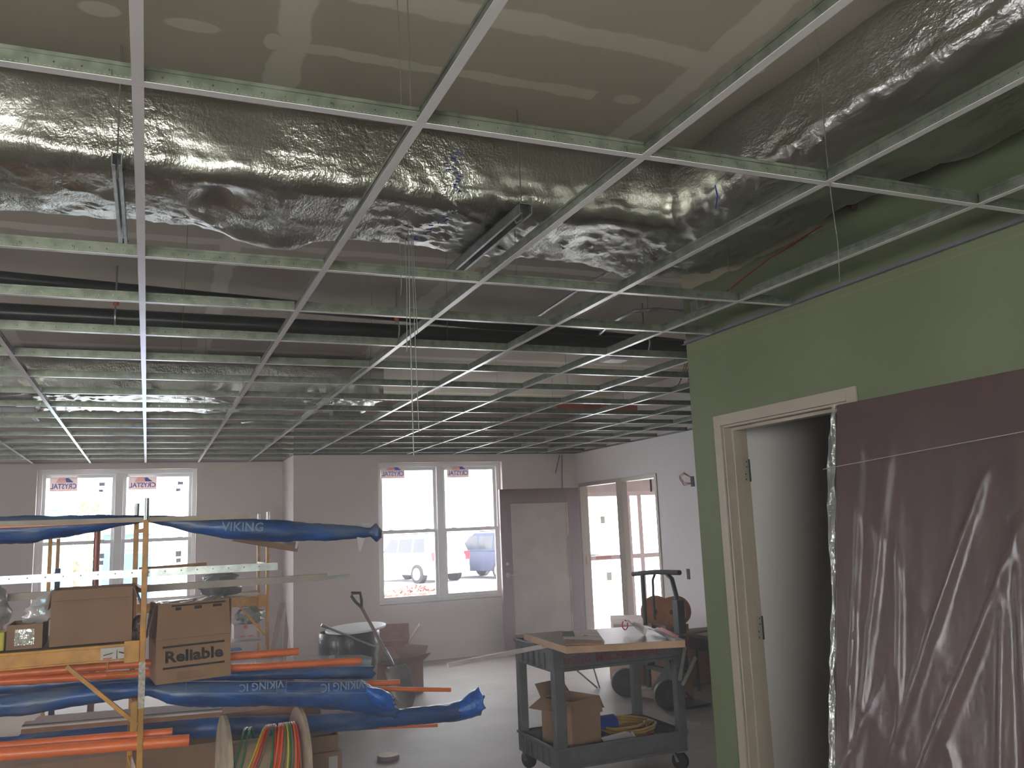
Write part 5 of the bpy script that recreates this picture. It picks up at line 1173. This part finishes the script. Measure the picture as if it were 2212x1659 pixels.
# work table by the green wall corner
r = thing('work_table', 'dark work table half hidden by the green wall corner', 'table', (5.0, 6.95, 0))
b = MB(); b.box((4.60, 6.62, .535), (5.35, 7.25, .565)); b.build('tabletop', mat('plywood_top', (128, 116, 96), .7), r)
for x, y in ((4.82, 6.68), (5.3, 6.68), (4.82, 7.2), (5.3, 7.2)): b = MB(); b.tube([(x, y, 0), (x, y, .535)], .014, 8); b.build('leg', BLACKP, r)
b = MB(); b.box((4.72, 6.70, .40), (5.3, 7.18, .52)); b.build('apron', mat('dark_apron', (58, 52, 48), .7), r)
p = ony(1430, 1378, 6.5); q = ony(1545, 1360, 6.7); b = MB(); b.beam(ony(1395, 1385, 6.55)+Vector((0, 0, .01)), q+Vector((.3, 0, .03)), .14, .014); tag(b.build('plank', mat('grey_plank', (122, 112, 92), .7)), 'grey-green plank lying across the table toward the green wall', 'plank')
card_box('cardboard_carton', 'dark cardboard carton on the floor under the work table', 'box', (5.02, 7.65, 0), .55, .4, .36, 0, hollow=False, cardm=BROWNF)
b = MB(); b.tube([ony(1478, 1493, 6.9), ony(1500, 1516, 6.75), ony(1526, 1513, 6.9)], .010, 6); b.tube([ony(1500, 1516, 6.75), ony(1490, 1516, 6.7)], .01, 6); tag(b.build('folding_leg', BLACKP), 'black folded stand leg on the floor right of the hand truck wheel', 'stand')
for k, (a, c, lb) in enumerate((((1271, 1408), (1295, 1485), 'thin grey rod standing on the floor behind the cart, the steeper one'), ((1246, 1448), (1290, 1486), 'thin grey rod on the floor behind the cart, the flatter one'))):
    q = onz(*c, .006); p = ony(*a, q.y-.25 if k == 0 else q.y-.15); b = MB(); b.tube([q, p], .008, 6); tag(b.build('metal_rod', GALV), lb, 'rod')
# electrical boxes in the white wall
p = onx(1487, 1240, XF-.002); r = thing('outlet_box', 'empty black outlet hole low on the white wall beside the green corner', 'outlet', (XF, p.y, p.z))
b = MB(); b.box((XF-.006, p.y-.028, p.z-.055), (XF-.001, p.y+.028, p.z+.055)); b.build('box', BLACK, r)
p = onx(1496, 1040, XF-.002); r = thing('wired_box', 'wall box with red wires curling out, high on the white wall', 'electrical box', (XF, p.y, p.z))
b = MB(); b.box((XF-.006, p.y-.03, p.z-.055), (XF-.001, p.y+.03, p.z+.055)); b.build('box', BLACK, r)
b = MB()
for k in range(3): b.tube([(XF-.01, p.y, p.z-.02), (XF-.06, p.y+.08, p.z-.04+.02*k), (XF-.08, p.y+.13, p.z+.04+.015*k), (XF-.05, p.y+.08, p.z+.085+.01*k), (XF-.02, p.y+.01, p.z+.05)], .0035, 5)
b.build('red_wires', mat('red_wire_jacket', (150, 24, 26)), r)
# cables coming down the far wall corner
for k, (pts, lb) in enumerate(((((1209, 983), (1205, 1000), (1200, 1022)), 'left of two thin blue cables at the top of the far wall corner'), (((1214, 983), (1214, 1020), (1215, 1060)), 'right, longer blue cable hanging in the far wall corner'))):
    b = MB(); b.tube([ony(*q, YB-.02) for q in pts], .007, 6); tag(b.build('blue_cable', mat('blue_cable_jacket', (60, 74, 120), .5)), lb, 'cable')

# ================================================================== GLARE HAZE, a volume added to imitate glare from the windows
hz = MB(); hz.box((XL+.02, -3.4, .02), (XF-.02, YB-.02, 3.15)); hm = bpy.data.materials.new('glare_haze_volume'); hm.use_nodes = True
for n_ in list(hm.node_tree.nodes):
    if n_.type != 'OUTPUT_MATERIAL': hm.node_tree.nodes.remove(n_)
vs_ = hm.node_tree.nodes.new('ShaderNodeVolumeScatter'); vs_.inputs['Density'].default_value = .027; vs_.inputs['Anisotropy'].default_value = .5; vs_.inputs['Color'].default_value = (.98, .95, 1, 1)
hm.node_tree.links.new(vs_.outputs[0], [n_ for n_ in hm.node_tree.nodes if n_.type == 'OUTPUT_MATERIAL'][0].inputs['Volume'])
ho = hz.build('glare_haze', hm); tag(ho, 'thin added haze volume imitating glare around the windows', 'haze', kind='stuff')
SC.cycles.volume_bounces = 0

# repeats carry the phrase they share
GROUPS = {'plastic_pipe': 'orange pipes on the near scaffold', 'pipe_bag': 'blue bags of pipes on the near scaffold', 'scaffold': 'yellow scaffold racks', 'wire_spool': 'wire spools behind the hand truck',
          'parked_car': 'cars parked outside the near window', 'pipe_hanger': 'clevis hangers on the sprinkler main', 'leaning_board': 'boards leaning in the wall corner', 'metal_rod': 'rods on the floor behind the cart',
          'blue_cable': 'cables in the far wall corner', 'foil_wrapped_duct': 'foil-wrapped ducts above the grid', 'trim_carton': 'long white trim cartons', 'strut_channel': 'struts under the near duct', 'cardboard_carton': 'cardboard cartons'}
for o in COL.objects:
    g_ = GROUPS.get(o.name.split('.')[0])
    if g_ and o.parent is None: o['group'] = g_
